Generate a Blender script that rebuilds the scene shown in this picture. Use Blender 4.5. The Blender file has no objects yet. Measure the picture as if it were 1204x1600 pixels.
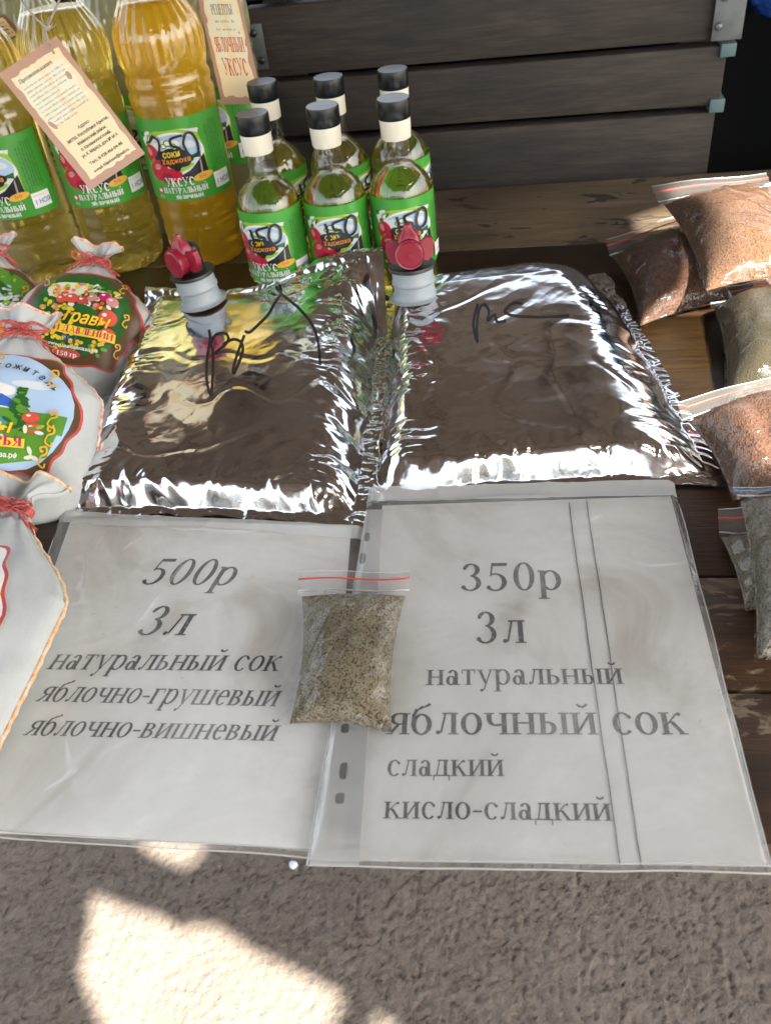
import bpy, bmesh, math, random
from mathutils import Vector, noise
from mathutils.geometry import tessellate_polygon
from mathutils.bvhtree import BVHTree
random.seed(7)
R_ = math.radians
sc = bpy.context.scene
COL = sc.collection

# ------------------------------------------------------------------ camera, sky, sun, exposure
FPX, TOP = 1350.0, 0.75                     # focal length in photo pixels, height of the table top
CAM = Vector((0, 0, 1.208))
p_, y_, r_ = R_(41), R_(10), R_(-7.5)
FWD = Vector((-math.sin(y_)*math.cos(p_), math.cos(y_)*math.cos(p_), -math.sin(p_)))
rt = FWD.cross(Vector((0, 0, 1))).normalized(); up = rt.cross(FWD)
RT = math.cos(r_)*rt + math.sin(r_)*up; UP = -math.sin(r_)*rt + math.cos(r_)*up
cam_d = bpy.data.cameras.new('camera'); cam = bpy.data.objects.new('camera', cam_d); COL.objects.link(cam)
from mathutils import Matrix
cam.matrix_world = Matrix(((RT.x, UP.x, -FWD.x, CAM.x), (RT.y, UP.y, -FWD.y, CAM.y), (RT.z, UP.z, -FWD.z, CAM.z), (0, 0, 0, 1)))
cam_d.sensor_fit = 'VERTICAL'; cam_d.sensor_height = 36; cam_d.lens = FPX/1600*36
cam_d.clip_start = .01; cam_d.clip_end = 500
cam_d.dof.use_dof = True; cam_d.dof.focus_distance = .72; cam_d.dof.aperture_fstop = 11
sc.camera = cam

SUN_EL, SUN_AZ = R_(48), R_(-40)            # sun stands front right of the stall
SDIR = Vector((math.cos(SUN_EL)*math.cos(SUN_AZ), math.cos(SUN_EL)*math.sin(SUN_AZ), math.sin(SUN_EL)))
world = bpy.data.worlds.new('World'); sc.world = world; world.use_nodes = True
wn = world.node_tree.nodes; wl = world.node_tree.links
sky = wn.new('ShaderNodeTexSky'); sky.sky_type = 'NISHITA'; sky.sun_disc = False
sky.sun_elevation = SUN_EL; sky.sun_rotation = math.pi/2 - SUN_AZ; sky.dust_density = 2.5; sky.ozone_density = 1.0
wn['Background'].inputs[1].default_value = 0.12
hs = wn.new('ShaderNodeHueSaturation'); hs.inputs['Saturation'].default_value = .55; wl.new(sky.outputs[0], hs.inputs['Color'])
wt = wn.new('ShaderNodeMix'); wt.data_type = 'RGBA'; wt.blend_type = 'MULTIPLY'; wt.inputs[0].default_value = 1; wt.inputs[7].default_value = (1.06, 1.0, .90, 1); wl.new(hs.outputs[0], wt.inputs[6])
wl.new(wt.outputs[2], wn['Background'].inputs[0])
sd = bpy.data.lights.new('sun', 'SUN'); sd.energy = 5.0; sd.angle = R_(.55); sd.color = (1, .93, .82)
sun = bpy.data.objects.new('sun', sd); COL.objects.link(sun)
sun.rotation_euler = (-SDIR).to_track_quat('-Z', 'Y').to_euler()
sc.view_settings.view_transform = 'Standard'; sc.view_settings.look = 'None'
sc.view_settings.exposure = 2.7; sc.view_settings.gamma = 1
sc.cycles.max_bounces = 14; sc.cycles.transmission_bounces = 12; sc.cycles.transparent_max_bounces = 24
sc.cycles.glossy_bounces = 6; sc.cycles.diffuse_bounces = 4
sc.cycles.caustics_reflective = False; sc.cycles.caustics_refractive = True; sc.cycles.blur_glossy = .6
sc.cycles.sample_clamp_indirect = 6
sc.cycles.use_denoising = True

def ray(px, py):
    return (FWD + (px-602)/FPX*RT - (py-800)/FPX*UP)
def at(px, py, z=0.0):                      # point at height z above the table top
    d = ray(px, py); t = (TOP+z-CAM.z)/d.z
    return CAM + t*d
def dep(px, py, k):                         # point at camera depth k
    return CAM + ray(px, py)*k

# ------------------------------------------------------------------ materials
MATS = {}
def nodes_of(m):
    m.use_nodes = True
    return m.node_tree.nodes, m.node_tree.links
def bsdf_set(b, **k):
    names = dict(col='Base Color', rough='Roughness', metal='Metallic', ior='IOR', trans='Transmission Weight', spec='Specular IOR Level',
                 coat='Coat Weight', coat_rough='Coat Roughness', sheen='Sheen Weight', sub='Subsurface Weight')
    for a, v in k.items():
        if a == 'col' and len(v) == 3: v = (*v, 1)
        b.inputs[names[a]].default_value = v
def plain(name, col, rough=.5, **k):
    if name in MATS: return MATS[name]
    m = bpy.data.materials.new(name); n, l = nodes_of(m)
    bsdf_set(n['Principled BSDF'], col=col, rough=rough, **k)
    MATS[name] = m
    return m
def tex(n, kind, scale, detail=4, rough=.6, co=None, l=None, mapscale=None, dist=0):
    t = n.new(kind); t.inputs['Scale'].default_value = scale
    if 'Detail' in t.inputs: t.inputs['Detail'].default_value = detail
    if kind == 'ShaderNodeTexNoise': t.inputs['Roughness'].default_value = rough; t.inputs['Distortion'].default_value = dist
    if co is not None:
        if mapscale:
            mp = n.new('ShaderNodeMapping'); mp.inputs['Scale'].default_value = mapscale; l.new(co, mp.inputs[0]); co = mp.outputs[0]
        l.new(co, t.inputs['Vector'])
    return t
def ramp(n, l, src, stops):
    r = n.new('ShaderNodeValToRGB'); e = r.color_ramp.elements
    while len(e) < len(stops): e.new(.5)
    for q, (p, c) in zip(e, stops):
        q.position = p; q.color = (*c, 1) if len(c) == 3 else c
    l.new(src, r.inputs[0]); return r
def mix(n, l, fac, a, b, blend='MIX'):
    m = n.new('ShaderNodeMix'); m.data_type = 'RGBA'; m.blend_type = blend
    for i, s in ((0, fac), (6, a), (7, b)):
        if hasattr(s, 'is_output') or isinstance(s, bpy.types.NodeSocket): l.new(s, m.inputs[i])
        else: m.inputs[i].default_value = s if i == 0 else ((*s, 1) if len(s) == 3 else s)
    return m.outputs[2]
def bump(n, l, b, src, strength, dist=.002, prev=None):
    u = n.new('ShaderNodeBump'); u.inputs['Strength'].default_value = strength; u.inputs['Distance'].default_value = dist
    l.new(src, u.inputs['Height'])
    if prev is not None: l.new(prev, u.inputs['Normal'])
    if b is not None: l.new(u.outputs[0], b.inputs['Normal'])
    return u.outputs[0]
def newmat(name):
    m = bpy.data.materials.new(name); n, l = nodes_of(m); MATS[name] = m
    co = n.new('ShaderNodeTexCoord').outputs['Object']
    return m, n, l, n['Principled BSDF'], co
BK, WH = (0, 0, 0), (1, 1, 1)

def wood(name, dark, light, peel=None, rough=.45, peel_amt=.5, along=(1, 14, 14), seed=0, knots=None):
    m, n, l, b, co = newmat(name)
    mp0 = n.new('ShaderNodeMapping'); mp0.inputs['Location'].default_value = (seed*1.7, seed*.9, seed*.4); l.new(co, mp0.inputs[0]); co = mp0.outputs[0]
    g = tex(n, 'ShaderNodeTexNoise', 9, 7, .65, co, l, along, .6)
    g2 = tex(n, 'ShaderNodeTexNoise', 40, 5, .7, co, l, (along[0]*.6, along[1], along[2]))
    big = tex(n, 'ShaderNodeTexNoise', 5, 3, .5, co, l, (1, 2, 2))
    c = ramp(n, l, g.outputs[0], [(.3, dark), (.7, light)]).outputs[0]
    f = ramp(n, l, g2.outputs[0], [(.35, (.55,)*3), (.65, (1.1,)*3)]).outputs[0]
    c = mix(n, l, 1.0, c, f, 'MULTIPLY')
    c = mix(n, l, ramp(n, l, big.outputs[0], [(.4, BK), (.65, (.6,)*3)]).outputs[0], c, tuple(x*.45 for x in dark))
    if knots:
        v = tex(n, 'ShaderNodeTexVoronoi', knots, co=co, l=l, mapscale=(1, 2.2, 2.2))
        c = mix(n, l, ramp(n, l, v.outputs[0], [(.05, (.9,)*3), (.16, BK)]).outputs[0], c, tuple(x*.35 for x in dark))
    hgt = g2.outputs[0]
    if peel:
        pn = tex(n, 'ShaderNodeTexNoise', 13, 8, .62, co, l, (1, 2.6, 2.6), .9)
        pm = ramp(n, l, pn.outputs[0], [(1-peel_amt-.012, BK), (1-peel_amt+.012, WH)]).outputs[0]
        pc = ramp(n, l, g2.outputs[0], [(.3, tuple(x*.55 for x in peel)), (.7, peel)]).outputs[0]
        c = mix(n, l, pm, c, pc)
        rr = ramp(n, l, pm, [(0, (rough,)*3), (1, (.7,)*3)]).outputs[0]; l.new(rr, b.inputs['Roughness'])
    else: b.inputs['Roughness'].default_value = rough
    l.new(c, b.inputs['Base Color'])
    bump(n, l, b, hgt, .35, .0015)
    return m
TABLE_DARK = [wood('varnished_plank', (.022, .011, .006), (.075, .036, .016), (.17, .105, .05), .3, .30, seed=1),
              wood('varnished_plank_b', (.022, .012, .007), (.07, .034, .015), (.22, .13, .06), .28, .27, seed=5),
              wood('varnished_plank_c', (.012, .006, .002), (.036, .02, .005), (.06, .038, .013), .3, .28, seed=9, knots=7),
              wood('worn_plank', (.095, .072, .048), (.25, .18, .115), (.045, .037, .031), .42, .40, seed=3),
              wood('worn_plank_b', (.035, .018, .009), (.11, .055, .022), (.24, .17, .105), .4, .44, seed=12)]
CRATE = wood('weathered_crate_wood', (.016, .0125, .011), (.058, .045, .038), None, .7, along=(1, 1, 9), seed=2, knots=5)
DARKPLY = wood('dark_roof_wood', (.05, .036, .026), (.13, .095, .07), None, .8, seed=4)
EDGEWOOD = wood('pale_cut_wood', (.35, .2, .12), (.5, .32, .2), None, .7, seed=6)

def concrete():
    m, n, l, b, co = newmat('rough_concrete')
    a = tex(n, 'ShaderNodeTexNoise', 3, 5, .6, co, l); f = tex(n, 'ShaderNodeTexNoise', 220, 4, .7, co, l); s = tex(n, 'ShaderNodeTexVoronoi', 60, co=co, l=l)
    c = ramp(n, l, a.outputs[0], [(.3, (.155, .128, .106)), (.7, (.205, .172, .144))]).outputs[0]
    c = mix(n, l, 1.0, c, ramp(n, l, f.outputs[0], [(.3, (.8,)*3), (.7, (1.1,)*3)]).outputs[0], 'MULTIPLY')
    pit = tex(n, 'ShaderNodeTexVoronoi', 17, co=co, l=l)
    c = mix(n, l, ramp(n, l, pit.outputs[0], [(.07, (.9,)*3), (.15, BK)]).outputs[0], c, (.13, .11, .09))
    l.new(c, b.inputs['Base Color']); b.inputs['Roughness'].default_value = .9
    u = bump(n, l, None, f.outputs[0], .8, .003)
    bump(n, l, b, s.outputs[0], .4, .004, u)
    return m
CONCRETE = concrete()

def foil():
    m, n, l, b, co = newmat('silver_foil')
    bsdf_set(b, col=(.79, .82, .86), rough=.1, metal=1)
    a = tex(n, 'ShaderNodeTexNoise', 55, 3, .5, co, l, None, .8)
    v = tex(n, 'ShaderNodeTexNoise', 16, 2, .45, co, l, None, 1.5)
    u = bump(n, l, None, a.outputs[0], .05, .003)
    bump(n, l, b, v.outputs[0], .05, .01, u)
    rr = ramp(n, l, v.outputs[0], [(.3, (.06,)*3), (.75, (.17,)*3)]); l.new(rr.outputs[0], b.inputs['Roughness'])
    return m
FOIL = foil()

def film(name, gloss=.05, rough=.06, milk=0.0, milkcol=(.8, .82, .82), wr=90, strength=.5, milknoise=False, tint=(1, 1, 1)):
    m = bpy.data.materials.new(name); n, l = nodes_of(m); MATS[name] = m
    n.remove(n['Principled BSDF']); out = n['Material Output']
    co = n.new('ShaderNodeTexCoord').outputs['Object']
    t = n.new('ShaderNodeBsdfTransparent'); t.inputs[0].default_value = (*tint, 1)
    g = n.new('ShaderNodeBsdfGlossy'); g.inputs['Roughness'].default_value = rough
    a = tex(n, 'ShaderNodeTexNoise', wr, 3, .55, co, l, None, 1.2); nb = bump(n, l, None, a.outputs[0], strength, .004); l.new(nb, g.inputs['Normal'])
    lw = n.new('ShaderNodeFresnel'); l.new(nb, lw.inputs['Normal'])
    gm = n.new('ShaderNodeNewGeometry'); io = n.new('ShaderNodeMath'); io.operation = 'MULTIPLY_ADD'; io.inputs[1].default_value = 1/1.5-1.5; io.inputs[2].default_value = 1.5
    l.new(gm.outputs['Backfacing'], io.inputs[0]); l.new(io.outputs[0], lw.inputs['IOR'])   # a thin sheet reflects alike from both sides
    ad = n.new('ShaderNodeMath'); ad.operation = 'ADD'; ad.use_clamp = True; ad.inputs[1].default_value = gloss; l.new(lw.outputs[0], ad.inputs[0])
    base = t.outputs[0]
    if milk:
        d = n.new('ShaderNodeBsdfDiffuse'); d.inputs[0].default_value = (*milkcol, 1)
        ms = n.new('ShaderNodeMixShader'); ms.inputs[0].default_value = milk
        if milknoise:
            q = tex(n, 'ShaderNodeTexNoise', 9, 5, .6, co, l, None, .5)
            l.new(ramp(n, l, q.outputs[0], [(.35, (milk*.4,)*3), (.7, (milk*2.6,)*3)]).outputs[0], ms.inputs[0])
        l.new(base, ms.inputs[1]); l.new(d.outputs[0], ms.inputs[2]); base = ms.outputs[0]
    mx = n.new('ShaderNodeMixShader'); l.new(ad.outputs[0], mx.inputs[0]); l.new(base, mx.inputs[1]); l.new(g.outputs[0], mx.inputs[2])
    l.new(mx.outputs[0], out.inputs['Surface'])
    return m
FILM = film('clear_bag_film', .0, .05, .004, wr=90, strength=.35)
STRIPFILM = film('zip_strip_film', .02, .12, .09, (.75, .76, .74), wr=60, strength=.15)
SLEEVE = film('sleeve_film', .035, .11, .10, (.95, .96, .94), wr=14, strength=.8, milknoise=True)
PUNCH = film('milky_punched_film', .05, .15, .5, (.75, .77, .76), wr=30, strength=.2)
PET = film('clear_bottle_wall', .035, .02, 0, wr=38, strength=.16)

def liquid(name, col, rough=.0, cloudy=0, ccol=(.7, .42, .05)):
    m = bpy.data.materials.new(name); n, l = nodes_of(m); MATS[name] = m
    b = n['Principled BSDF']; bsdf_set(b, col=(*[min(1, x) for x in col], 1), rough=rough, trans=1.0, ior=1.36)
    co = n.new('ShaderNodeTexCoord').outputs['Object']
    a = tex(n, 'ShaderNodeTexNoise', 30, 2, .5, co, l); bump(n, l, b, a.outputs[0], .12, .002)
    if cloudy:
        d = n.new('ShaderNodeBsdfDiffuse'); d.inputs[0].default_value = (*ccol, 1); t = n.new('ShaderNodeBsdfTranslucent'); t.inputs[0].default_value = (*ccol, 1)
        h = n.new('ShaderNodeMixShader'); h.inputs[0].default_value = .5; l.new(d.outputs[0], h.inputs[1]); l.new(t.outputs[0], h.inputs[2])
        mx = n.new('ShaderNodeMixShader'); mx.inputs[0].default_value = cloudy; l.new(b.outputs[0], mx.inputs[1]); l.new(h.outputs[0], mx.inputs[2]); l.new(mx.outputs[0], n['Material Output'].inputs['Surface'])
    return m
LIQ_GOLD = liquid('golden_vinegar', (1, .78, .14), cloudy=.42, ccol=(1, .62, .03)); LIQ_PALE = liquid('pale_vinegar', (1, .86, .34), cloudy=.2, ccol=(1, .76, .12)); LIQ_SMALL = liquid('straw_vinegar', (.97, .88, .22), cloudy=.06, ccol=(.9, .8, .15))

def spice(name, cols, scale=700, rough=.85):
    m, n, l, b, co = newmat(name)
    v = tex(n, 'ShaderNodeTexVoronoi', scale, co=co, l=l); a = tex(n, 'ShaderNodeTexNoise', 14, 4, .6, co, l); f = tex(n, 'ShaderNodeTexNoise', scale*.6, 3, .7, co, l)
    sep = n.new('ShaderNodeSeparateColor'); l.new(v.outputs['Color'], sep.inputs[0])
    k = len(cols)-1
    c = ramp(n, l, sep.outputs[0], [(.08+.84*i/k, cc) for i, cc in enumerate(cols)]).outputs[0]
    c = mix(n, l, 1.0, c, ramp(n, l, a.outputs[0], [(.3, (.7,)*3), (.7, (1.15,)*3)]).outputs[0], 'MULTIPLY')
    l.new(c, b.inputs['Base Color']); b.inputs['Roughness'].default_value = rough
    u = bump(n, l, None, v.outputs['Distance'], .8, .0012); bump(n, l, b, f.outputs[0], .5, .001, u)
    return m
SP_RED = spice('red_brown_spice_salt', [(.014, .005, .003), (.032, .012, .006), (.058, .023, .011), (.11, .048, .023)], 600)
SP_ORANGE = spice('orange_brown_spice_salt', [(.030, .011, .0045), (.054, .023, .009), (.083, .037, .015), (.14, .068, .03)], 600)
SP_OLIVE = spice('olive_herb_salt', [(.012, .009, .002), (.024, .018, .004), (.04, .03, .008)], 800)
SP_GREY = spice('grey_herb_salt', [(.016, .011, .007), (.045, .034, .022), (.09, .07, .048), (.18, .145, .10)], 700)
SP_SAND = spice('speckled_herb_salt', [(.004, .003, .0012), (.018, .013, .005), (.05, .037, .016), (.10, .078, .038), (.26, .215, .13)], 1000)

def paper():
    m, n, l, b, co = newmat('dirty_office_paper')
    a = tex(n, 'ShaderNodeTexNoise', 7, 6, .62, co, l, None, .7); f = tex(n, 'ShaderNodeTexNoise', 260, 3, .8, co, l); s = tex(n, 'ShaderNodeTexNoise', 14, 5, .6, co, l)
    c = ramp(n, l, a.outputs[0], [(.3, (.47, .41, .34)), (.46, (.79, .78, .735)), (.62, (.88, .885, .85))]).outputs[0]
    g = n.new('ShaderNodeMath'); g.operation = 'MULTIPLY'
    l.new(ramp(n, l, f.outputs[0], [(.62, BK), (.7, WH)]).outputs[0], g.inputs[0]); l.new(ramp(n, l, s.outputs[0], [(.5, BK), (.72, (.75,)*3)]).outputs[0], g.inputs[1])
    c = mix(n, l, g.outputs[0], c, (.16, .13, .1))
    l.new(c, b.inputs['Base Color']); b.inputs['Roughness'].default_value = .8
    return m
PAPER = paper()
def ink():
    m, n, l, b, co = newmat('hazed_print_ink')
    a = tex(n, 'ShaderNodeTexNoise', 11, 4, .6, co, l, None, .6); f = tex(n, 'ShaderNodeTexNoise', 420, 2, .7, co, l)
    c = ramp(n, l, a.outputs[0], [(.48, (.006, .006, .008)), (.70, (.10, .095, .09))]).outputs[0]  # grey patches put the haze of the lifted sleeve into the ink colour
    c = mix(n, l, ramp(n, l, f.outputs[0], [(.56, BK), (.68, (.45,)*3)]).outputs[0], c, (.4, .39, .37))
    l.new(c, b.inputs['Base Color']); b.inputs['Roughness'].default_value = .7
    return m
INK = ink()
def cloth():
    m, n, l, b, co = newmat('white_cotton_cloth')
    w = n.new('ShaderNodeTexWave'); w.inputs['Scale'].default_value = 420; w.inputs['Distortion'].default_value = 1.5; l.new(co, w.inputs['Vector'])
    a = tex(n, 'ShaderNodeTexNoise', 25, 4, .6, co, l); f = tex(n, 'ShaderNodeTexNoise', 500, 2, .6, co, l)
    c = ramp(n, l, a.outputs[0], [(.3, (.43, .445, .44)), (.7, (.52, .54, .54))]).outputs[0]
    l.new(c, b.inputs['Base Color']); b.inputs['Roughness'].default_value = .9
    u = bump(n, l, None, w.outputs['Fac'], .22, .0008); bump(n, l, b, f.outputs[0], .25, .0008, u)
    return m
CLOTH = cloth()
def yarn(name, c1, c2, scale=350):
    m, n, l, b, co = newmat(name)
    a = tex(n, 'ShaderNodeTexNoise', scale, 3, .7, co, l)
    l.new(ramp(n, l, a.outputs[0], [(.35, c1), (.65, c2)]).outputs[0], b.inputs['Base Color']); b.inputs['Roughness'].default_value = .9
    bump(n, l, b, a.outputs[0], .8, .001); return m
RED_YARN = yarn('red_yarn', (.36, .04, .04), (.62, .15, .13)); TWINE = yarn('jute_twine', (.25, .2, .15), (.5, .44, .36))
STITCH = yarn('pink_stitching', (.62, .22, .15), (.75, .62, .52), 220); STITCH2 = yarn('orange_stitching', (.66, .34, .14), (.78, .62, .45), 220)
def galv():
    m, n, l, b, co = newmat('galvanised_steel')
    a = tex(n, 'ShaderNodeTexNoise', 30, 4, .6, co, l)
    l.new(ramp(n, l, a.outputs[0], [(.3, (.09, .11, .12)), (.7, (.17, .19, .20))]).outputs[0], b.inputs['Base Color']); bsdf_set(b, rough=.4, metal=.6)
    return m
GALV = galv()
CAPBLACK = plain('black_cap_plastic', (.004, .0055, .0075), .3, spec=.35); BLACK = plain('black_plastic', (.01, .01, .011), .35)
TAPRED = plain('red_tap_plastic', (.26, .010, .03), .3); COLLAR = plain('milky_collar_plastic', (.30, .34, .37), .35, sub=.1)
WRAP = plain('cream_neck_wrap', (.72, .69, .58), .4); MARKER = plain('black_marker', (.008, .008, .012), .4)
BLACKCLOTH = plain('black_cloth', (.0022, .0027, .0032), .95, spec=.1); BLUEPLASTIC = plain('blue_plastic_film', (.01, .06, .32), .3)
ZIPRED = plain('red_zip_line', (.62, .06, .04), .4); ZIPBLUE = plain('blue_zip_line', (.1, .3, .6), .4)
LABELCOL = dict(
    green=(.055, .30, .035), lime=(.30, .50, .04), dgreen=(.02, .11, .02), sky=(.40, .55, .75), white=(.78, .78, .76), black=(.008, .009, .01), red=(.46, .008, .035),
    dred=(.25, .006, .02), yellow=(.80, .56, .03), orange=(.72, .25, .02), gold=(.70, .40, .05), blue=(.04, .13, .5), kraft=(.42, .25, .18), cream=(.74, .62, .40), pale=(.70, .68, .52),
    brown=(.22, .07, .025), brick=(.50, .07, .06), magenta=(.48, .02, .13), leaf=(.10, .28, .03), lake=(.05, .30, .38), tomato=(.62, .09, .05), ink=(.05, .045, .04), grey=(.35, .33, .3), mist=(.62, .68, .72), bark=(.10, .05, .02),
    rose=(.6, .25, .24))
def LC(k): return plain('print_' + k, LABELCOL[k], .38)

def ridge(v, sharp=3.0): return max(0.0, 1-abs(noise.noise(v))*2.4)**sharp
# ------------------------------------------------------------------ mesh builder
class MB:
    def __init__(s): s.V = []; s.F = []; s.M = []
    def add(s, vs, fs, m=0):
        o = len(s.V); s.V += [Vector(v) for v in vs]; s.F += [tuple(i+o for i in f) for f in fs]; s.M += [m]*len(fs); return s
    def grid(s, fn, nu, nv, m=0, closeu=False, flip=False):
        vs = [fn(i/nu, j/nv) for j in range(nv+1) for i in range(nu if closeu else nu+1)]
        w = nu if closeu else nu+1; fs = []
        for j in range(nv):
            for i in range(nu):
                a = j*w+i; b = j*w+(i+1) % w if closeu else a+1
                f = (a, b, b+w, a+w); fs.append(f[::-1] if flip else f)
        return s.add(vs, fs, m)
    def lathe(s, prof, n=48, m=0, fn=None, cap=(True, True), c=(0, 0, 0)):
        vs = []
        for r, z in prof:
            for i in range(n):
                a = 2*math.pi*i/n; rr = fn(r, z, a) if fn else r
                vs.append((c[0]+rr*math.cos(a), c[1]+rr*math.sin(a), c[2]+z))
        fs = [(j*n+i, j*n+(i+1) % n, (j+1)*n+(i+1) % n, (j+1)*n+i) for j in range(len(prof)-1) for i in range(n)]
        if cap[0]: fs.append(tuple(range(n))[::-1])
        if cap[1]: fs.append(tuple(range((len(prof)-1)*n, len(prof)*n)))
        return s.add(vs, fs, m)
    def tube(s, pts, r, n=8, m=0, cap=True):
        pts = [Vector(p) for p in pts]; vs = []; prev = None
        for k, p in enumerate(pts):
            d = (pts[min(k+1, len(pts)-1)] - pts[max(k-1, 0)]).normalized()
            a = d.cross(Vector((0, 0, 1))) if prev is None else prev - d*prev.dot(d)
            if a.length < 1e-4: a = d.cross(Vector((1, 0, 0)))
            a.normalize(); prev = a; b = d.cross(a); rr = r(k/(len(pts)-1)) if callable(r) else r
            vs += [p + rr*(math.cos(2*math.pi*i/n)*a + math.sin(2*math.pi*i/n)*b) for i in range(n)]
        fs = [(j*n+i, j*n+(i+1) % n, (j+1)*n+(i+1) % n, (j+1)*n+i) for j in range(len(pts)-1) for i in range(n)]
        if cap: fs += [tuple(range(n))[::-1], tuple(range((len(pts)-1)*n, len(pts)*n))]
        return s.add(vs, fs, m)
    def box(s, x0, x1, y0, y1, z0, z1, m=0, b=.0015):
        bm = bmesh.new(); bmesh.ops.create_cube(bm, size=1)
        for v in bm.verts: v.co = Vector(((x0+x1)/2+v.co.x*(x1-x0), (y0+y1)/2+v.co.y*(y1-y0), (z0+z1)/2+v.co.z*(z1-z0)))
        if b: bmesh.ops.bevel(bm, geom=bm.edges[:], offset=b, segments=2, profile=.6, affect='EDGES')
        bm.verts.index_update(); s.add([v.co.copy() for v in bm.verts], [tuple(v.index for v in f.verts) for f in bm.faces], m); bm.free(); return s
    def prism(s, poly, z0, z1, m=0):
        n = len(poly)
        return s.add([(x, y, z0) for x, y in poly] + [(x, y, z1) for x, y in poly],
                     [tuple(range(n))[::-1], tuple(range(n, 2*n))] + [(i, (i+1) % n, n+(i+1) % n, n+i) for i in range(n)], m)
    def xf(s, fn): s.V = [Vector(fn(v)) for v in s.V]; return s
    def build(s, name, mats, parent=None, smooth=True, auto=None):
        me = bpy.data.meshes.new(name); off = parent_loc(parent)
        me.from_pydata([v-off for v in s.V], [], s.F); mats = mats if isinstance(mats, (list, tuple)) else [mats]
        for m in mats: me.materials.append(m)
        me.polygons.foreach_set('material_index', s.M)
        if smooth: me.polygons.foreach_set('use_smooth', [True]*len(s.F))
        me.update()
        if smooth and auto: me.set_sharp_from_angle(angle=R_(auto))
        o = bpy.data.objects.new(name, me); COL.objects.link(o)
        if parent: o.parent = parent
        return o
def parent_loc(p):
    v = Vector((0, 0, 0))
    while p is not None: v = v + p.location; p = p.parent
    return v
def thing(name, label, cat, loc=(0, 0, 0), group=None):
    o = bpy.data.objects.new(name, None); COL.objects.link(o); o.location = loc; o.empty_display_size = .02
    o['label'] = label; o['category'] = cat
    if group: o['group'] = group
    return o
def tag(o, label, cat, group=None):
    o['label'] = label; o['category'] = cat
    if group: o['group'] = group
    return o
def copy_tree(o, parent=None):
    c = o.copy(); COL.objects.link(c); c.parent = parent
    for ch in list(o.children): copy_tree(ch, c)
    return c
def smooth_pts(pts, k=6):
    pts = [Vector((*p, 0)[:3]) for p in pts]; out = []
    for i in range(len(pts)-1):
        a, b, c, d = pts[max(i-1, 0)], pts[i], pts[i+1], pts[min(i+2, len(pts)-1)]
        for j in range(k):
            t = j/k
            out.append(.5*((2*b)+(c-a)*t+(2*a-5*b+4*c-d)*t*t+(3*b-a-3*c+d)*t**3))
    return out+[pts[-1]]
def sstep(a, b, x):
    t = min(1, max(0, (x-a)/(b-a))); return t*t*(3-2*t)

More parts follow.
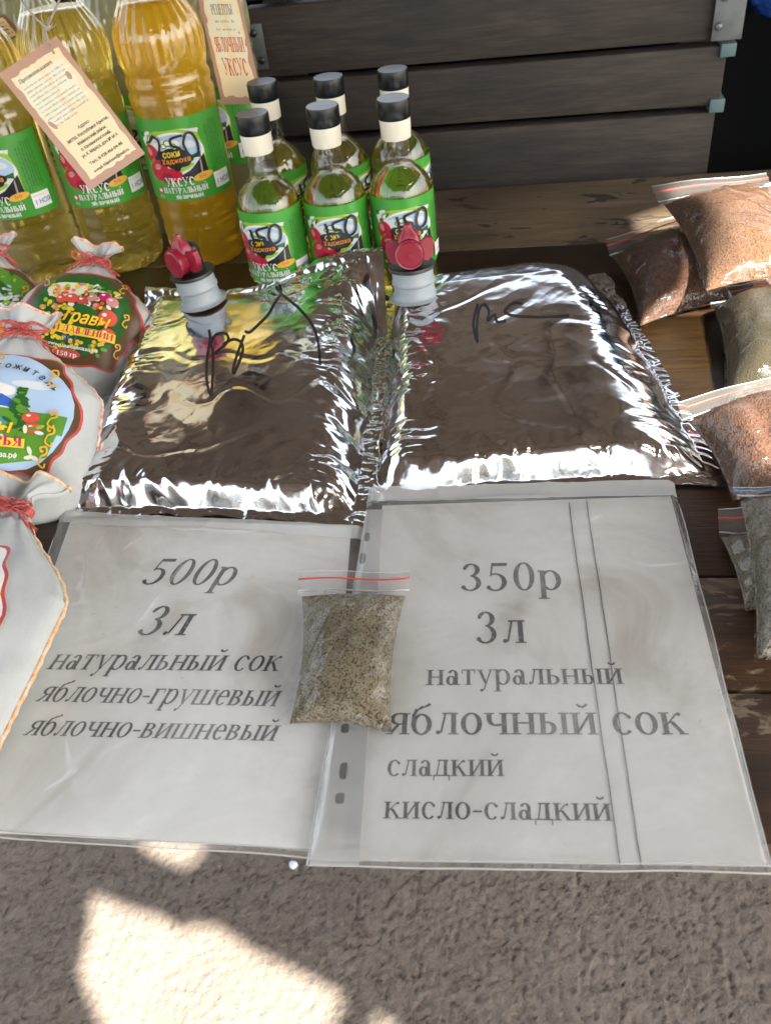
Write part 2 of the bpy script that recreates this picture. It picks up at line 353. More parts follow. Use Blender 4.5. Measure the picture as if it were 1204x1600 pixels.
# ------------------------------------------------------------------ lettering and flat printed art
def glyph(ch, T=.085, t=.032):
    P = []; xh, cap = .46, .66
    def rect(x0, y0, x1, y1): P.append([(x0, y0), (x1, y0), (x1, y1), (x0, y1)])
    def V(x, y0=0, y1=xh, s=3, w=None):
        w = w or T; rect(x-w/2, y0, x+w/2, y1)
        if s & 1: rect(x-w/2-.055, y0, x+w/2+.055, y0+.026)
        if s & 2: rect(x-w/2-.055, y1-.026, x+w/2+.055, y1)
    def H(x0, x1, y, h=None): rect(x0, y, x1, y+(h or t))
    def L(x0, y0, x1, y1, w): P.append([(x0-w/2, y0), (x0+w/2, y0), (x1+w/2, y1), (x1-w/2, y1)])
    def O(cx, cy, rx, ry, a0=0, a1=360, w=None, th=None):
        w = w or T; th = th or t; n = max(6, int(abs(a1-a0)/15))
        for i in range(n):
            q = []
            for a, k in ((i, 0), (i+1, 0), (i+1, 1), (i, 1)):
                an = R_(a0+(a1-a0)*a/n); q.append((cx+(rx-(w if k else 0))*math.cos(an), cy+(ry-(th if k else 0))*math.sin(an)))
            P.append(q)
    def D(cx, cy, r): P.append([(cx+r*math.cos(R_(a)), cy+r*math.sin(R_(a))) for a in range(0, 360, 45)])
    caps = {'С': 'с', 'К': 'к', 'Н': 'н', 'Т': 'т', 'Л': 'л', 'Ь': 'ь', 'Ы': 'ы', 'Й': 'й', 'П': 'п', 'О': 'о', 'Ч': 'ч', 'Я': 'я', 'Е': 'E', 'Ц': 'ц', 'М': 'м'}
    if ch in caps and ch != 'Е':
        q, a = glyph(caps[ch], T*.8, t*.8); return [[(x*1.32, y*1.435) for x, y in p] for p in q], a*1.32
    adv = .5
    if ch == 'а':
        O(.175, .135, .145, .145); V(.315, 0, .36, 0); O(.215, .33, .145, .13, 0, 165, T, .04); H(.3, .43, 0, .03); adv = .44
    elif ch == 'б':
        O(.245, .215, .205, .23)
        for a, b in (((.055, .22), (.07, .42)), ((.07, .42), (.13, .54)), ((.13, .54), (.25, .6)), ((.25, .6), (.4, .66))):
            w = .075 if a[1] < .5 else .05
            P.append([(a[0]-w/2+.02, a[1]-.02), (a[0]+w/2, a[1]-.03), (b[0]+w/2, b[1]-.03), (b[0]-w/2+.02, b[1]+.03)])
    elif ch == 'в':
        V(.1); O(.2, .345, .165, .115, -90, 90); O(.2, .125, .195, .128, -90, 90); H(.1, .2, 0, .03); H(.1, .2, .43, .03); H(.1, .22, .23, .03); adv = .45
    elif ch == 'г': V(.1); H(.02, .36, xh-.03); L(.345, .34, .345, xh, .03); adv = .4
    elif ch == 'д': L(.12, .03, .2, xh, .04); V(.37, .03, xh, 0); H(.13, .46, xh-.03); H(.02, .5, 0); rect(.02, -.13, .05, .03); rect(.47, -.13, .5, .03); adv = .52
    elif ch == 'е': O(.22, .23, .19, .24, 2, 318); H(.06, .4, .24); adv = .44
    elif ch in 'EЕ': V(.1, 0, cap); H(.05, .48, 0); H(.05, .46, cap-.03); H(.1, .36, .33)
    elif ch == 'ж':
        V(.37)
        for s in (-1, 1): L(.37+s*.25, 0, .37+s*.08, .25, .07); L(.37+s*.06, .22, .37+s*.22, xh, .04); H(.37+s*.25-.06, .37+s*.25+.06, 0); D(.37+s*.24, .42, .04)
        adv = .74
    elif ch == 'з': O(.18, .345, .15, .12, -90, 150); O(.175, .125, .18, .13, -150, 90); D(.06, .38, .035); D(.05, .07, .04); adv = .41
    elif ch in 'ий':
        V(.11); V(.42); L(.14, .04, .39, .42, .055); adv = .53
        if ch == 'й': O(.265, .67, .12, .11, 195, 345, .05, .05)
    elif ch == 'к': V(.11); L(.14, .2, .36, xh-.02, .045); L(.42, 0, .23, .27, .09); H(.33, .51, 0, .026); D(.39, .42, .04); adv = .5
    elif ch == 'л': V(.38, 0, xh, 1); L(.13, .03, .22, xh, .042); D(.075, .045, .045); H(.15, .47, xh-.028); adv = .49
    elif ch == 'м': V(.1, w=.045); V(.53); L(.13, xh, .32, .04, .08); L(.32, .04, .5, xh, .04); adv = .63
    elif ch == 'н': V(.11); V(.42); H(.11, .42, .225, .034); adv = .53
    elif ch == 'о': O(.24, .23, .21, .24); adv = .48
    elif ch == 'п': V(.11); V(.42); H(.06, .47, xh-.032); adv = .53
    elif ch == 'р': V(.11, -.2, xh, 1); H(.02, .1, xh-.03); O(.255, .23, .205, .24, -140, 140); adv = .49
    elif ch == 'с': O(.23, .23, .2, .24, 42, 318); D(.36, .365, .043); adv = .43
    elif ch == 'т':
        V(.22, 0, xh, 1); H(.03, .41, xh-.03); L(.045, .34, .045, xh, .03); L(.395, .34, .395, xh, .03); adv = .44
    elif ch == 'у': L(.09, xh, .27, .02, .085); L(.2, -.15, .41, xh, .04); D(.145, -.16, .045); H(.0, .19, xh-.026, .026); H(.33, .49, xh-.026, .026); adv = .48
    elif ch == 'х': L(.38, 0, .1, xh, .085); L(.1, 0, .38, xh, .04); H(.02, .17, 0); H(.3, .48, 0); H(.01, .17, xh-.026); H(.31, .46, xh-.026); adv = .48
    elif ch == 'ц': V(.11, 0, xh, 2); V(.42, 0, xh, 2); H(.06, .52, 0); rect(.49, -.12, .52, .03); adv = .54
    elif ch == 'ч': V(.4); V(.11, .3, xh, 2); O(.25, .3, .18, .13, 180, 300, T, .04); H(.25, .4, .19, .035); adv = .51
    elif ch == 'ш': V(.11, 0, xh, 2); V(.38, 0, xh, 2); V(.65, 0, xh, 2); H(.06, .7, 0); adv = .76
    elif ch == 'ь': V(.11); O(.21, .135, .185, .14, -90, 90); H(.11, .21, 0, .03); H(.11, .21, .245, .03); adv = .43
    elif ch == 'ы': V(.11); O(.2, .135, .17, .14, -90, 90); H(.11, .2, 0, .03); H(.11, .2, .245, .03); V(.52); adv = .63
    elif ch == 'ю': V(.1); O(.47, .23, .2, .24); H(.1, .3, .22); adv = .7
    elif ch == 'я': V(.37); O(.23, .335, .165, .125, 90, 270); H(.23, .37, xh-.03); H(.23, .37, .21, .03); L(.08, 0, .25, .22, .07); H(.0, .14, 0, .026); adv = .46
    elif ch == 'А': L(.1, 0, .34, cap, .04); L(.56, 0, .34, cap, .1); H(.18, .48, .2); H(.02, .2, 0); H(.46, .66, 0); adv = .67
    elif ch == 'У': L(.12, cap, .36, .2, .1); L(.26, .04, .56, cap, .045); D(.2, .06, .055); H(.02, .24, cap-.028); H(.46, .66, cap-.028); adv = .66
    elif ch == 'Р': V(.13, 0, cap); O(.26, .48, .22, .18, -90, 90); H(.1, .26, cap-.03); H(.1, .26, .3); adv = .54
    elif ch == 'Б': V(.13, 0, cap); O(.26, .19, .22, .19, -90, 90); H(.1, .26, 0); H(.1, .26, .35); H(.1, .46, cap-.03); L(.45, .5, .45, cap, .03); adv = .54
    elif ch == 'В': V(.13, 0, cap); O(.25, .5, .18, .16, -90, 90); O(.25, .18, .22, .18, -90, 90); H(.1, .26, 0); H(.1, .26, .34); H(.1, .26, cap-.03); adv = .54
    elif ch == 'Д': L(.14, .03, .26, cap, .045); V(.5, .03, cap, 0); H(.2, .6, cap-.03); H(.02, .66, 0); rect(.02, -.15, .05, .03); rect(.63, -.15, .66, .03); adv = .68
    elif ch == 'И': V(.13, 0, cap); V(.56, 0, cap); L(.17, .05, .52, .6, .06); adv = .7
    elif ch == 'Г': V(.13, 0, cap); H(.05, .5, cap-.03); L(.49, .5, .49, cap, .03); adv = .52
    elif ch == '0': O(.25, .33, .205, .34)
    elif ch == '1': V(.25, 0, cap, 1); L(.14, .55, .25, cap, .05)
    elif ch == '3': O(.215, .5, .175, .16, -90, 155); O(.2, .185, .215, .19, -150, 90); D(.07, .09, .045); D(.09, .54, .04)
    elif ch == '5': H(.12, .43, .585, .075); L(.105, .34, .13, .62, .035); O(.19, .2, .225, .215, -140, 112); D(.06, .08, .045)
    elif ch == '6': O(.25, .2, .2, .21); O(.32, .3, .27, .36, 95, 200, T, .04)
    elif ch == '7': H(.06, .44, .59, .07); L(.2, 0, .41, .62, .07)
    elif ch == '-': H(.04, .28, .19, .05); adv = .32
    elif ch == '№': V(.1, 0, cap, 3, .04); V(.44, 0, cap, 3, .04); L(.12, cap, .42, 0, .08); O(.66, .4, .12, .14); H(.55, .77, .16); adv = .82
    elif ch in '.,': D(.09, .04, .045); adv = .22
    elif ch == ':': D(.09, .04, .045); D(.09, .36, .045); adv = .24
    elif ch == ' ': adv = .25
    else: O(.24, .23, .2, .24)
    return P, adv
SANS = {}
def sans_mesh(s, bold=True):
    if s in SANS: return SANS[s]
    cu = bpy.data.curves.new('lettering', 'FONT'); cu.body = s; cu.size = 1; cu.resolution_u = 3; cu.offset = .02 if bold else 0
    ob = bpy.data.objects.new('lettering', cu); COL.objects.link(ob); bpy.context.view_layer.update()
    me = ob.evaluated_get(bpy.context.evaluated_depsgraph_get()).to_mesh()
    vs = [(v.co.x, v.co.y) for v in me.vertices]; fs = [tuple(p.vertices) for p in me.polygons]
    bpy.data.objects.remove(ob); bpy.data.curves.remove(cu)
    x0 = min(v[0] for v in vs); w = max(v[0] for v in vs)-x0
    SANS[s] = ([(x-x0, y) for x, y in vs], fs, w); return SANS[s]

class Art:
    def __init__(s, h0=.00025, step=1.0e-5): s.items = []; s.k = 0; s.h0 = h0; s.step = step
    def poly(s, pts, m):
        sz = max(max(p[0] for p in pts)-min(p[0] for p in pts), max(p[1] for p in pts)-min(p[1] for p in pts))
        s.k += 9 if sz > .03 else (4 if sz > .012 else .7)
        s.items.append(([tuple(p) for p in pts], None, m, s.k)); return s
    def rect(s, x0, y0, x1, y1, m): return s.poly([(x0, y0), (x1, y0), (x1, y1), (x0, y1)], m)
    def ell(s, cx, cy, rx, ry, m, rot=0, n=28, wob=0):
        c, si = math.cos(R_(rot)), math.sin(R_(rot)); q = []
        for i in range(n):
            a = 2*math.pi*i/n; w = 1+wob*math.sin(5*a+cx*900); x, y = rx*w*math.cos(a), ry*w*math.sin(a); q.append((cx+c*x-si*y, cy+si*x+c*y))
        return s.poly(q, m)
    def stroke(s, pts, w, m, k=6, taper=False, sm=True):
        q = smooth_pts(pts, k) if sm else [Vector((*p, 0)) for p in pts]; s.k += 1; n = len(q); lft, rgt = [], []
        for i, p in enumerate(q):
            d = q[min(i+1, n-1)]-q[max(i-1, 0)]
            if d.length < 1e-9: d = Vector((1, 0, 0))
            d.normalize(); nn = Vector((-d.y, d.x, 0))*w/2
            if taper: nn *= .35+.65*math.sin(math.pi*(i+.5)/n)
            lft.append(p+nn); rgt.append(p-nn)
        for i in range(n-1):
            s.items.append(([(v.x, v.y) for v in (lft[i], rgt[i], rgt[i+1], lft[i+1])], None, m, s.k+(i % 7)*.13))
        s.k += 1; return s
    def text(s, t, x, y, h, m, width=None, bold=1.0, slant=0, rot=0, align='l', serif=True, caph=.66):
        s.k += 3; polys = []
        if serif:
            cx = 0
            for ch in t:
                q, a = glyph(ch, .085*bold, .032*(1+(bold-1)*.8)); polys += [[(px+cx, py) for px, py in p] for p in q]; cx += a
            w0, sc_ = cx, h/caph
        else:
            vs, fs, w0 = sans_mesh(t, bold > 1); polys = [[vs[i] for i in f] for f in fs]; sc_ = h/.727
        sx = width/w0 if width else sc_
        ox = {'l': 0, 'c': -w0*sx/2, 'r': -w0*sx}[align]; c, si = math.cos(R_(rot)), math.sin(R_(rot))
        for i, p in enumerate(polys):
            q = []
            for px, py in p:
                X, Y = px*sx+ox+slant*py*sc_, py*sc_; q.append((x+c*X-si*Y, y+si*X+c*Y))
            s.items.append((q, None, m, s.k+((i % 6)*.15 if serif else 0)))
        s.k += 1; return s
    def dashes(s, x, y, w, h, m, seed=0, rot=0):            # a line of print too small to read
        rr = random.Random(seed); X = 0; s.k += 1; c, si = math.cos(R_(rot)), math.sin(R_(rot))
        while X < w:
            n = rr.randint(2, 8)
            for _ in range(n):
                a, b = rr.uniform(.25, .5)*h, h*rr.choice((.6, .6, .7, .95))
                q = [(X, 0), (X+a, 0), (X+a, b), (X, b)]
                s.items.append(([(x+c*u-si*v, y+si*u+c*v) for u, v in q], None, m, s.k)); X += .62*h
                if X > w: break
            X += .5*h
        return s
    def build(s, name, fn, parent, maxlen=.004):
        bm = bmesh.new(); names = []
        for pts, _, m, k in s.items:
            if m not in names: names.append(m)
            mi = names.index(m); z = s.h0+k*s.step; vs = [bm.verts.new((x, y, z)) for x, y in pts]
            if len(vs) <= 4: fl = [tuple(range(len(vs)))]
            else: fl = tessellate_polygon([[Vector((x, y, 0)) for x, y in pts]])
            for f in fl:
                try: fc = bm.faces.new([vs[i] for i in f]); fc.material_index = mi
                except ValueError: pass
        if maxlen:
            for _ in range(7):
                es = [e for e in bm.edges if e.calc_length() > maxlen]
                if not es: break
                bmesh.ops.subdivide_edges(bm, edges=es, cuts=1)
                bmesh.ops.triangulate(bm, faces=[f for f in bm.faces if len(f.verts) > 4])
        bmesh.ops.recalc_face_normals(bm, faces=bm.faces[:])
        off = parent_loc(parent)
        for v in bm.verts: v.co = Vector(fn(v.co.x, v.co.y, v.co.z))-off
        me = bpy.data.meshes.new(name); bm.to_mesh(me); bm.free()
        for q in names: me.materials.append(LC(q) if isinstance(q, str) else q)
        o = bpy.data.objects.new(name, me); COL.objects.link(o); o.parent = parent
        return o

# ------------------------------------------------------------------ ground and stall
def axis_steps(lo, hi, step, far):
    a = []; x = lo
    while x < hi: a.append(x); x += step
    b, s_ = [hi], step
    while b[-1] < far: s_ *= 1.5; b.append(b[-1]+s_)
    c, s_ = [lo], step
    while c[-1] > -far: s_ *= 1.5; c.append(c[-1]-s_)
    return sorted(set(c[1:]+a+b))
xs, ys = axis_steps(-.95, .55, .0042, 60), axis_steps(.28, .85, .0042, 60)
def ground_z(x, y):
    v = Vector((x, y, 0))
    return .0022*noise.noise(v*95) + .0036*noise.noise(v*215+Vector((5, 5, 5))) + .006*noise.noise(v*9)
g = MB(); nx = len(xs)
g.add([(x, y, ground_z(x, y) if -1 < x < .6 and .2 < y < .9 else 0) for y in ys for x in xs], [(j*nx+i, j*nx+i+1, (j+1)*nx+i+1, (j+1)*nx+i) for j in range(len(ys)-1) for i in range(nx-1)])
ground = g.build('ground', CONCRETE); ground['kind'] = 'structure'

# tabletop of five long planks (grain along x); the front edge lies at y = .236
tb = thing('stall_table', 'dark varnished wooden plank table carrying the bottles, foil pouches and spice bags', 'table', (0, .7, 0))
edges = [.243, .345, .445, .638, .815, .996, 1.19]; pm = [4, 4, 0, 2, 1, 3]
top = MB()
for i in range(6):
    y0, y1 = edges[i]+.0012, edges[i+1]-.0012
    n0 = len(top.V); top.box(-1.3, 1.5, y0, y1, TOP-.022, TOP, pm[i], .002)
    for k in range(n0, len(top.V)): top.V[k].x += .37*i*0
top.build('tabletop', TABLE_DARK, tb, auto=40)
MB().box(-1.28, 1.48, .36, .39, TOP-.11, TOP-.0225).box(-1.28, 1.48, 1.15, 1.18, TOP-.11, TOP-.0225).build('apron', TABLE_DARK[0], tb, auto=40)
for x in (-1.25, 1.4):
    for y in (.392, 1.095): MB().box(x, x+.05, y, y+.05, 0, TOP-.0225).build('leg', TABLE_DARK[0], tb, auto=40)

# unseen roof over the stall; gaps shaped to throw sun patches on ground and bags
ZR = 2.3
def sun_patch_hole(pxs, z):
    out = []
    for px, py in pxs:
        p = at(px, py, z); out.append(p + SDIR*((ZR-p.z)/SDIR.z))
    return out
holes = [sun_patch_hole([(145, 1398), (200, 1420), (250, 1433), (280, 1455), (310, 1445), (345, 1452), (400, 1490), (460, 1518), (520, 1548), (553, 1575), (545, 1600), (520, 1660), (200, 1660), (150, 1580), (126, 1520), (140, 1460)], -TOP),
         sun_patch_hole([(215, 1310), (330, 1310), (334, 1335), (322, 1358), (300, 1370), (280, 1362), (245, 1345)], -TOP),
         sun_patch_hole([(588, 1586), (625, 1604), (650, 1660), (580, 1660)], -TOP),
         sun_patch_hole([(1035, 300), (1215, 240), (1330, 270), (1330, 740), (1130, 720), (1105, 640), (1010, 650), (985, 560), (995, 500), (1085, 440), (1075, 360)], .04)]
outer = [Vector((-1.7, -1.8, ZR)), Vector((2.2, -1.8, ZR)), Vector((2.2, 3.0, ZR)), Vector((-1.7, 3.0, ZR))]
loops = [outer]+holes; flat = [v for lp in loops for v in lp]
def roofboards():
    m, n, l, b, co = newmat('roof_boards')
    sx = n.new('ShaderNodeSeparateXYZ'); l.new(co, sx.inputs[0])
    k = n.new('ShaderNodeMath'); k.operation = 'MULTIPLY'; k.inputs[1].default_value = 5.5; l.new(sx.outputs[1], k.inputs[0])
    fl = n.new('ShaderNodeMath'); fl.operation = 'FLOOR'; l.new(k.outputs[0], fl.inputs[0])
    w = n.new('ShaderNodeTexWhiteNoise'); w.noise_dimensions = '1D'; l.new(fl.outputs[0], w.inputs['W'])
    a = tex(n, 'ShaderNodeTexNoise', 2.2, 5, .65, co, l, (1, 3, 1), .8)
    c = ramp(n, l, w.outputs[0], [(.0, (.035, .029, .025)), (.5, (.075, .063, .056)), (1, (.14, .13, .12))]).outputs[0]
    c = mix(n, l, ramp(n, l, a.outputs[0], [(.42, BK), (.62, (.8,)*3)]).outputs[0], c, (.13, .105, .09))
    l.new(c, b.inputs['Base Color']); b.inputs['Roughness'].default_value = .8
    return m
rf = MB(); tri = tessellate_polygon(loops); nv = len(flat)
rf.add([v.copy() for v in flat]+[v+Vector((0, 0, .025)) for v in flat], [t for t in tri]+[tuple(i+nv for i in t[::-1]) for t in tri])
o = 0
for lp in loops:
    n = len(lp); rf.F += [(o+i, o+(i+1) % n, nv+o+(i+1) % n, nv+o+i) for i in range(n)]; rf.M += [0]*n; o += n
for bx in (-1.0, -.35, .3, .95, 1.6): rf.box(bx, bx+.06, 1.25, 2.98, ZR-.08, ZR-.003, 0, .003)
va = MB(); xx = -1.69  # unseen hanging boards, added to break up bright reflections in the foil
while xx < 2.1:
    w_ = random.uniform(.1, .2); va.box(xx, min(2.19, xx+w_), -1.83, -1.803, ZR-random.uniform(.08, .42), ZR+.02, 0, .003); xx += w_+random.uniform(.01, .06)
roof = rf.build('stall_roof', roofboards(), smooth=False); tag(roof, 'weathered dark wooden roof above the stall, with gaps cut to shape the sun patches, mirrored in the foil', 'roof'); va.build('added_valance', DARKPLY, roof, auto=40)

# unseen slatted fence, added behind the viewer to darken reflections in the foil
fe_ = MB(); xx = -2.1
while xx < .75:
    w_ = random.uniform(.09, .15); fe_.box(xx, xx+w_, -1.98, -1.955, .05, 1.38+random.uniform(-.03, .03), 0, .003); xx += w_+random.uniform(.02, .07)
for zz in (.35, .9): fe_.box(-2.1, .75, -2.02, -1.9802, zz, zz+.08, 0, .003)
tag(fe_.build('added_fence', DARKPLY, auto=40), 'dark slatted wooden fence added behind the viewer to darken the foil reflections', 'fence')

# crate boards behind the table
cw = thing('wooden_crate_panel', 'weathered grey brown crate side of horizontal boards standing behind the table', 'crate panel', (0, 1.215, TOP))
WY = 1.205
for k, (z0, z1, dx) in enumerate(((-.03, .072, 0), (.080, .149, .004), (.156, .236, -.003), (.244, .263, 0))):
    b = MB().box(-.305+dx, .283+dx, WY+.002*k, WY+.026+.002*k, TOP+z0, TOP+z1, 0, .003); b.build('board', CRATE, cw, auto=40)
for x in (-.29, .235): MB().box(x, x+.04, WY+.0345, WY+.06, TOP-.02, TOP+.262).build('batten', CRATE, cw, auto=40)
def plate(x0, x1, z0, z1, holes_):
    m = MB().box(x0, x1, WY-.0035, WY-.0005, TOP+z0, TOP+z1, 0, .0012)
    o_ = m.build('metal_bracket', GALV, cw, auto=40)
    for hx, hz in holes_:
        q = MB().lathe([(.0001, 0), (.0042, 0), (.0048, .0012), (.0035, .0022), (.0001, .0026)], 16, 0, cap=(False, False)).xf(lambda v: (hx+v.x, WY-.0038-v.z, TOP+hz+v.y))
        q.build('bolt', BLACK if x0 < 0 else GALV, o_)
plate(-.309, -.288, .167, .220, ((-.300, .210), (-.295, .178)))
plate(.264, .300, .156, .23, ((.274, .203), (.271, .172)))
for z0, z1, x in ((.137, .152, .290), (.072, .088, .286)):
    MB().box(x-.012, x+.006, WY-.003, WY+.03, TOP+z0, TOP+z1, 0, .001).build('metal_bracket', plain('teal_painted_steel', (.08, .14, .15), .5), cw, auto=40)
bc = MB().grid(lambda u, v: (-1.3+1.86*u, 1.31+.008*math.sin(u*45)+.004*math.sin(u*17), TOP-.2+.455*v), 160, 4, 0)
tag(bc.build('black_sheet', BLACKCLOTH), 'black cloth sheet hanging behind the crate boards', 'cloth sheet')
c0 = Vector((.352, 1.255, TOP+.196))
bb = MB()
def blue_fn(u, v):
    a, t_ = 2*math.pi*u, math.pi*v; d = Vector((math.sin(t_)*math.cos(a), math.sin(t_)*math.sin(a), math.cos(t_)))
    r = 1+.35*abs(noise.noise(d*2.2))+.22*abs(noise.noise(d*6))
    return c0 + Vector((d.x*.036*r, d.y*.03*r, d.z*.026*r))
bb.grid(blue_fn, 48, 30, 0, closeu=True)
tag(bb.build('plastic_bag', BLUEPLASTIC), 'crumpled bright blue plastic bag at the upper right behind the crate boards', 'bag')

# ------------------------------------------------------------------ bottle label artwork
def label_art(s, hand=None, stamp='1 НОЯ'):
    A = Art(.0003, 1.1e-5); M = lambda v: v*s
    A.rect(M(-80), 0, M(92), M(115), 'green')
    A.poly([(M(-44), M(38)), (M(-44), M(92)), (M(-20), M(99)), (M(20), M(101)), (M(40), M(96)), (M(47), M(70)), (M(46), M(36)), (M(20), M(30)), (M(-20), M(30))], 'lime')
    A.ell(M(4), M(66), M(42), M(31), 'white'); A.ell(M(6), M(72), M(37), M(22), 'sky'); A.ell(M(-8), M(78), M(22), M(9), 'white', 8); A.ell(M(24), M(79), M(12), M(5), 'mist', -14)
    A.poly([(M(18), M(100)), (M(44), M(97)), (M(42), M(91))], 'mist')
    A.poly([(M(-30), M(60)), (M(-14), M(73)), (M(-4), M(66)), (M(8), M(76)), (M(24), M(63)), (M(40), M(66)), (M(38), M(50)), (M(-20), M(46))], 'dgreen')
    A.ell(M(10), M(51), M(30), M(8), 'mist', 8); A.ell(M(2), M(46), M(26), M(5), 'lime', 12)
    A.poly([(M(-5), M(33)), (M(20), M(43)), (M(44), M(62)), (M(46), M(30)), (M(10), M(28))], 'black'); A.poly([(M(34), M(30)), (M(36), M(54)), (M(38), M(56)), (M(37), M(30))], 'grey')
    for x, y, rx, ry, r in ((-38, 90, 7, 3, 70), (-33, 96, 6, 2.5, 20), (-42, 84, 6, 2.6, 110), (-30, 88, 5, 2.4, 40), (-27, 83, 5, 2.2, -10)): A.ell(M(x), M(y), M(rx), M(ry), 'white', r)
    for x, y, r in ((-36, 83, 30), (-25, 91, 60), (-43, 94, -30)): A.ell(M(x), M(y), M(5), M(1.6), 'dgreen', r)
    A.ell(M(-32), M(66), M(12), M(15), 'red', 10); A.ell(M(-36), M(71), M(4), M(6), 'rose', 15); A.ell(M(-26), M(44), M(16), M(15), 'red', wob=.02); A.ell(M(-28), M(50), M(6), M(4), 'rose', 20); A.ell(M(-5), M(38), M(13), M(10), 'red'); A.ell(M(-16), M(34), M(9), M(8), 'dred')
    A.ell(M(-34), M(58), M(5), M(2), 'leaf', 40)
    for x, y, r in ((-3, 83, 6), (-10, 79, 4.5), (4, 79, 4.5)): A.ell(M(x), M(y), M(r), M(r*.8), 'leaf'); A.ell(M(x), M(y), M(r*.65), M(r*.5), 'white')
    for x, y, rx, ry in ((-13, 66, 9, 7), (-2, 68, 12, 8), (10, 66, 11, 8), (20, 60, 9, 6), (-12, 57, 9, 6), (2, 55, 13, 8), (14, 56, 10, 7), (3, 48, 5, 4)): A.ell(M(x), M(y), M(rx), M(ry), 'black')
    A.text('соки', M(-14), M(63), M(9.5), 'yellow', M(25), 1.5, .1, 4, serif=False); A.text('Хаджоха', M(-18), M(54), M(7), 'orange', M(42), 1.5, .1, 4, serif=False)
    A.ell(M(36), M(32), M(15), M(5.5), 'gold', 8); A.text('6%', M(30), M(29.5), M(6), 'brick', M(11), 1.3, 0, 8)
    A.text('УКСУС', M(-20), M(22.5), M(12), 'white', M(42), 1.9); A.text('НАТУРАЛЬНЫЙ', M(-27), M(12.5), M(8), 'white', M(66), 2.0); A.text('яблочный', M(-10), M(4.2), M(7.5), 'white', M(40), 1.9)
    A.ell(M(-33), M(16), M(4.6), M(4.6), 'brick'); A.ell(M(-33), M(16), M(2.6), M(2.6), 'white'); A.text('0,5', M(-37), M(5), M(4), 'white', M(8), 1.3)
    for i in range(6): A.dashes(M(54+i*4.2), M(40 if i > 1 else 34), M(64), M(2.1), 'dgreen', i, 90)
    for i in range(5): A.dashes(M(-72+i*4.4), M(20), M(80), M(2.1), 'dgreen', 20+i, 90)
    A.rect(M(51), M(10), M(78), M(32), 'white'); A.dashes(M(53), M(27), M(18), M(1.3), 'grey', 9); A.text(stamp, M(55), M(15), M(7), 'blue', M(22), 1.6, serif=False)
    if hand == '250':
        for st in ([(-30, 84), (-24, 92), (-15, 88), (-16, 76), (-22, 66), (-26, 62), (-14, 64)], [(20, 92), (4, 89), (3, 80), (12, 76), (14, 66), (4, 62)], [(24, 92), (19, 80), (24, 64), (34, 62), (38, 76), (33, 92), (25, 93), (21, 88)]): A.stroke([(M(x), M(y)) for x, y in st], M(3.4), MARKER)
    if hand == '150':
        for st in ([(-10, 90), (-8, 76), (-7, 62)], [(20, 95), (2, 90), (3, 80), (11, 78), (10, 66), (2, 64)], [(22, 94), (18, 80), (22, 68), (33, 72), (36, 88), (30, 97), (22, 94)]): A.stroke([(M(x), M(y)) for x, y in st], M(4.2), MARKER)
    return A
def cyl_map(R, z0, rot=0):
    def fn(x, y, h):
        a = x/R - math.pi/2 + rot; return ((R+h)*math.cos(a), (R+h)*math.sin(a), z0+y)
    return fn

# ------------------------------------------------------------------ big ribbed bottles
def big_profile():
    P = [(.0, .012), (.02, .008), (.034, .001), (.041, 0), (.0455, .006), (.0475, .016)]
    z = .02
    for z, r in ((.026, .0485), (.034, .0475), (.038, .0485), (.052, .0485), (.056, .0470), (.060, .0485), (.070, .0485), (.074, .0472), (.078, .0485), (.084, .0477), (.088, .0479), (.182, .0479), (.188, .0486), (.198, .0486), (.203, .0464), (.207, .0478), (.214, .0478), (.219, .0456), (.224, .0470), (.234, .0490), (.248, .0498), (.258, .0488), (.267, .0462), (.275, .0422), (.283, .0375), (.291, .0325), (.299, .0285), (.308, .0250), (.320, .0215), (.332, .0190)): P.append((r, z))
    return P
def flute(r, z, a):
    k = sstep(.225, .245, z)*(1-sstep(.315, .33, z)); b = 1-sstep(.012, .03, z)
    return r*(1-.035*k*(.5+.5*math.cos(a*24+6*(z-.26)*20*0))-.03*b*(.5+.5*math.cos(a*14)))
def densify(P, step=.004):
    out = [P[0]]
    for a, b in zip(P, P[1:]):
        n = max(1, int(math.hypot(b[0]-a[0], b[1]-a[1])/step))
        out += [(a[0]+(b[0]-a[0])*i/n, a[1]+(b[1]-a[1])*i/n) for i in range(1, n+1)]
    return out
def make_big(liq, label, hand, rot, loc, level=.288):
    t = thing('vinegar_bottle', label, 'bottle', (0, 0, 0), 'large ribbed vinegar bottles')
    P = densify(big_profile()); n = 168
    inner = [(max(r-.0006, 0.0001), z+(.0006 if z < .02 else 0)) for r, z in P if z <= level]
    MB().lathe(inner, n, 0, flute, (True, True)).build('vinegar', liq, t)
    MB().lathe([(max(r, .0001), z) for r, z in P]+[(.0150, .342), (.0150, .356)], n, 0, flute, (True, False)).build('body', PET, t)
    cp = MB().lathe([(.0175, .352), (.0175, .372), (.0165, .375), (.0001, .375)], 40, 0, cap=(True, False)); cp.build('cap', CAPBLACK, t, auto=40)
    label_art(.0008, hand).build('label', cyl_map(.0482, .088, rot), t, .0026)
    t.location = loc
    return t
G_ = lambda x, y: (x, y, TOP)
b3 = make_big(LIQ_GOLD, 'large ribbed bottle of golden vinegar marked 250 by hand on its green label', '250', .0, G_(-.362, 1.026))
b2 = make_big(LIQ_PALE, 'large ribbed vinegar bottle behind the kraft tag, between two other large bottles', None, .12, G_(-.471, 1.023))
def recopy(src, label, loc, rz):
    c = copy_tree(src); c['label'] = label; c.location = loc; c.rotation_euler = (0, 0, rz); return c
recopy(b2, 'large ribbed vinegar bottle cut by the left edge, partly covered by the kraft tag', G_(-.570, 1.002), -.30)
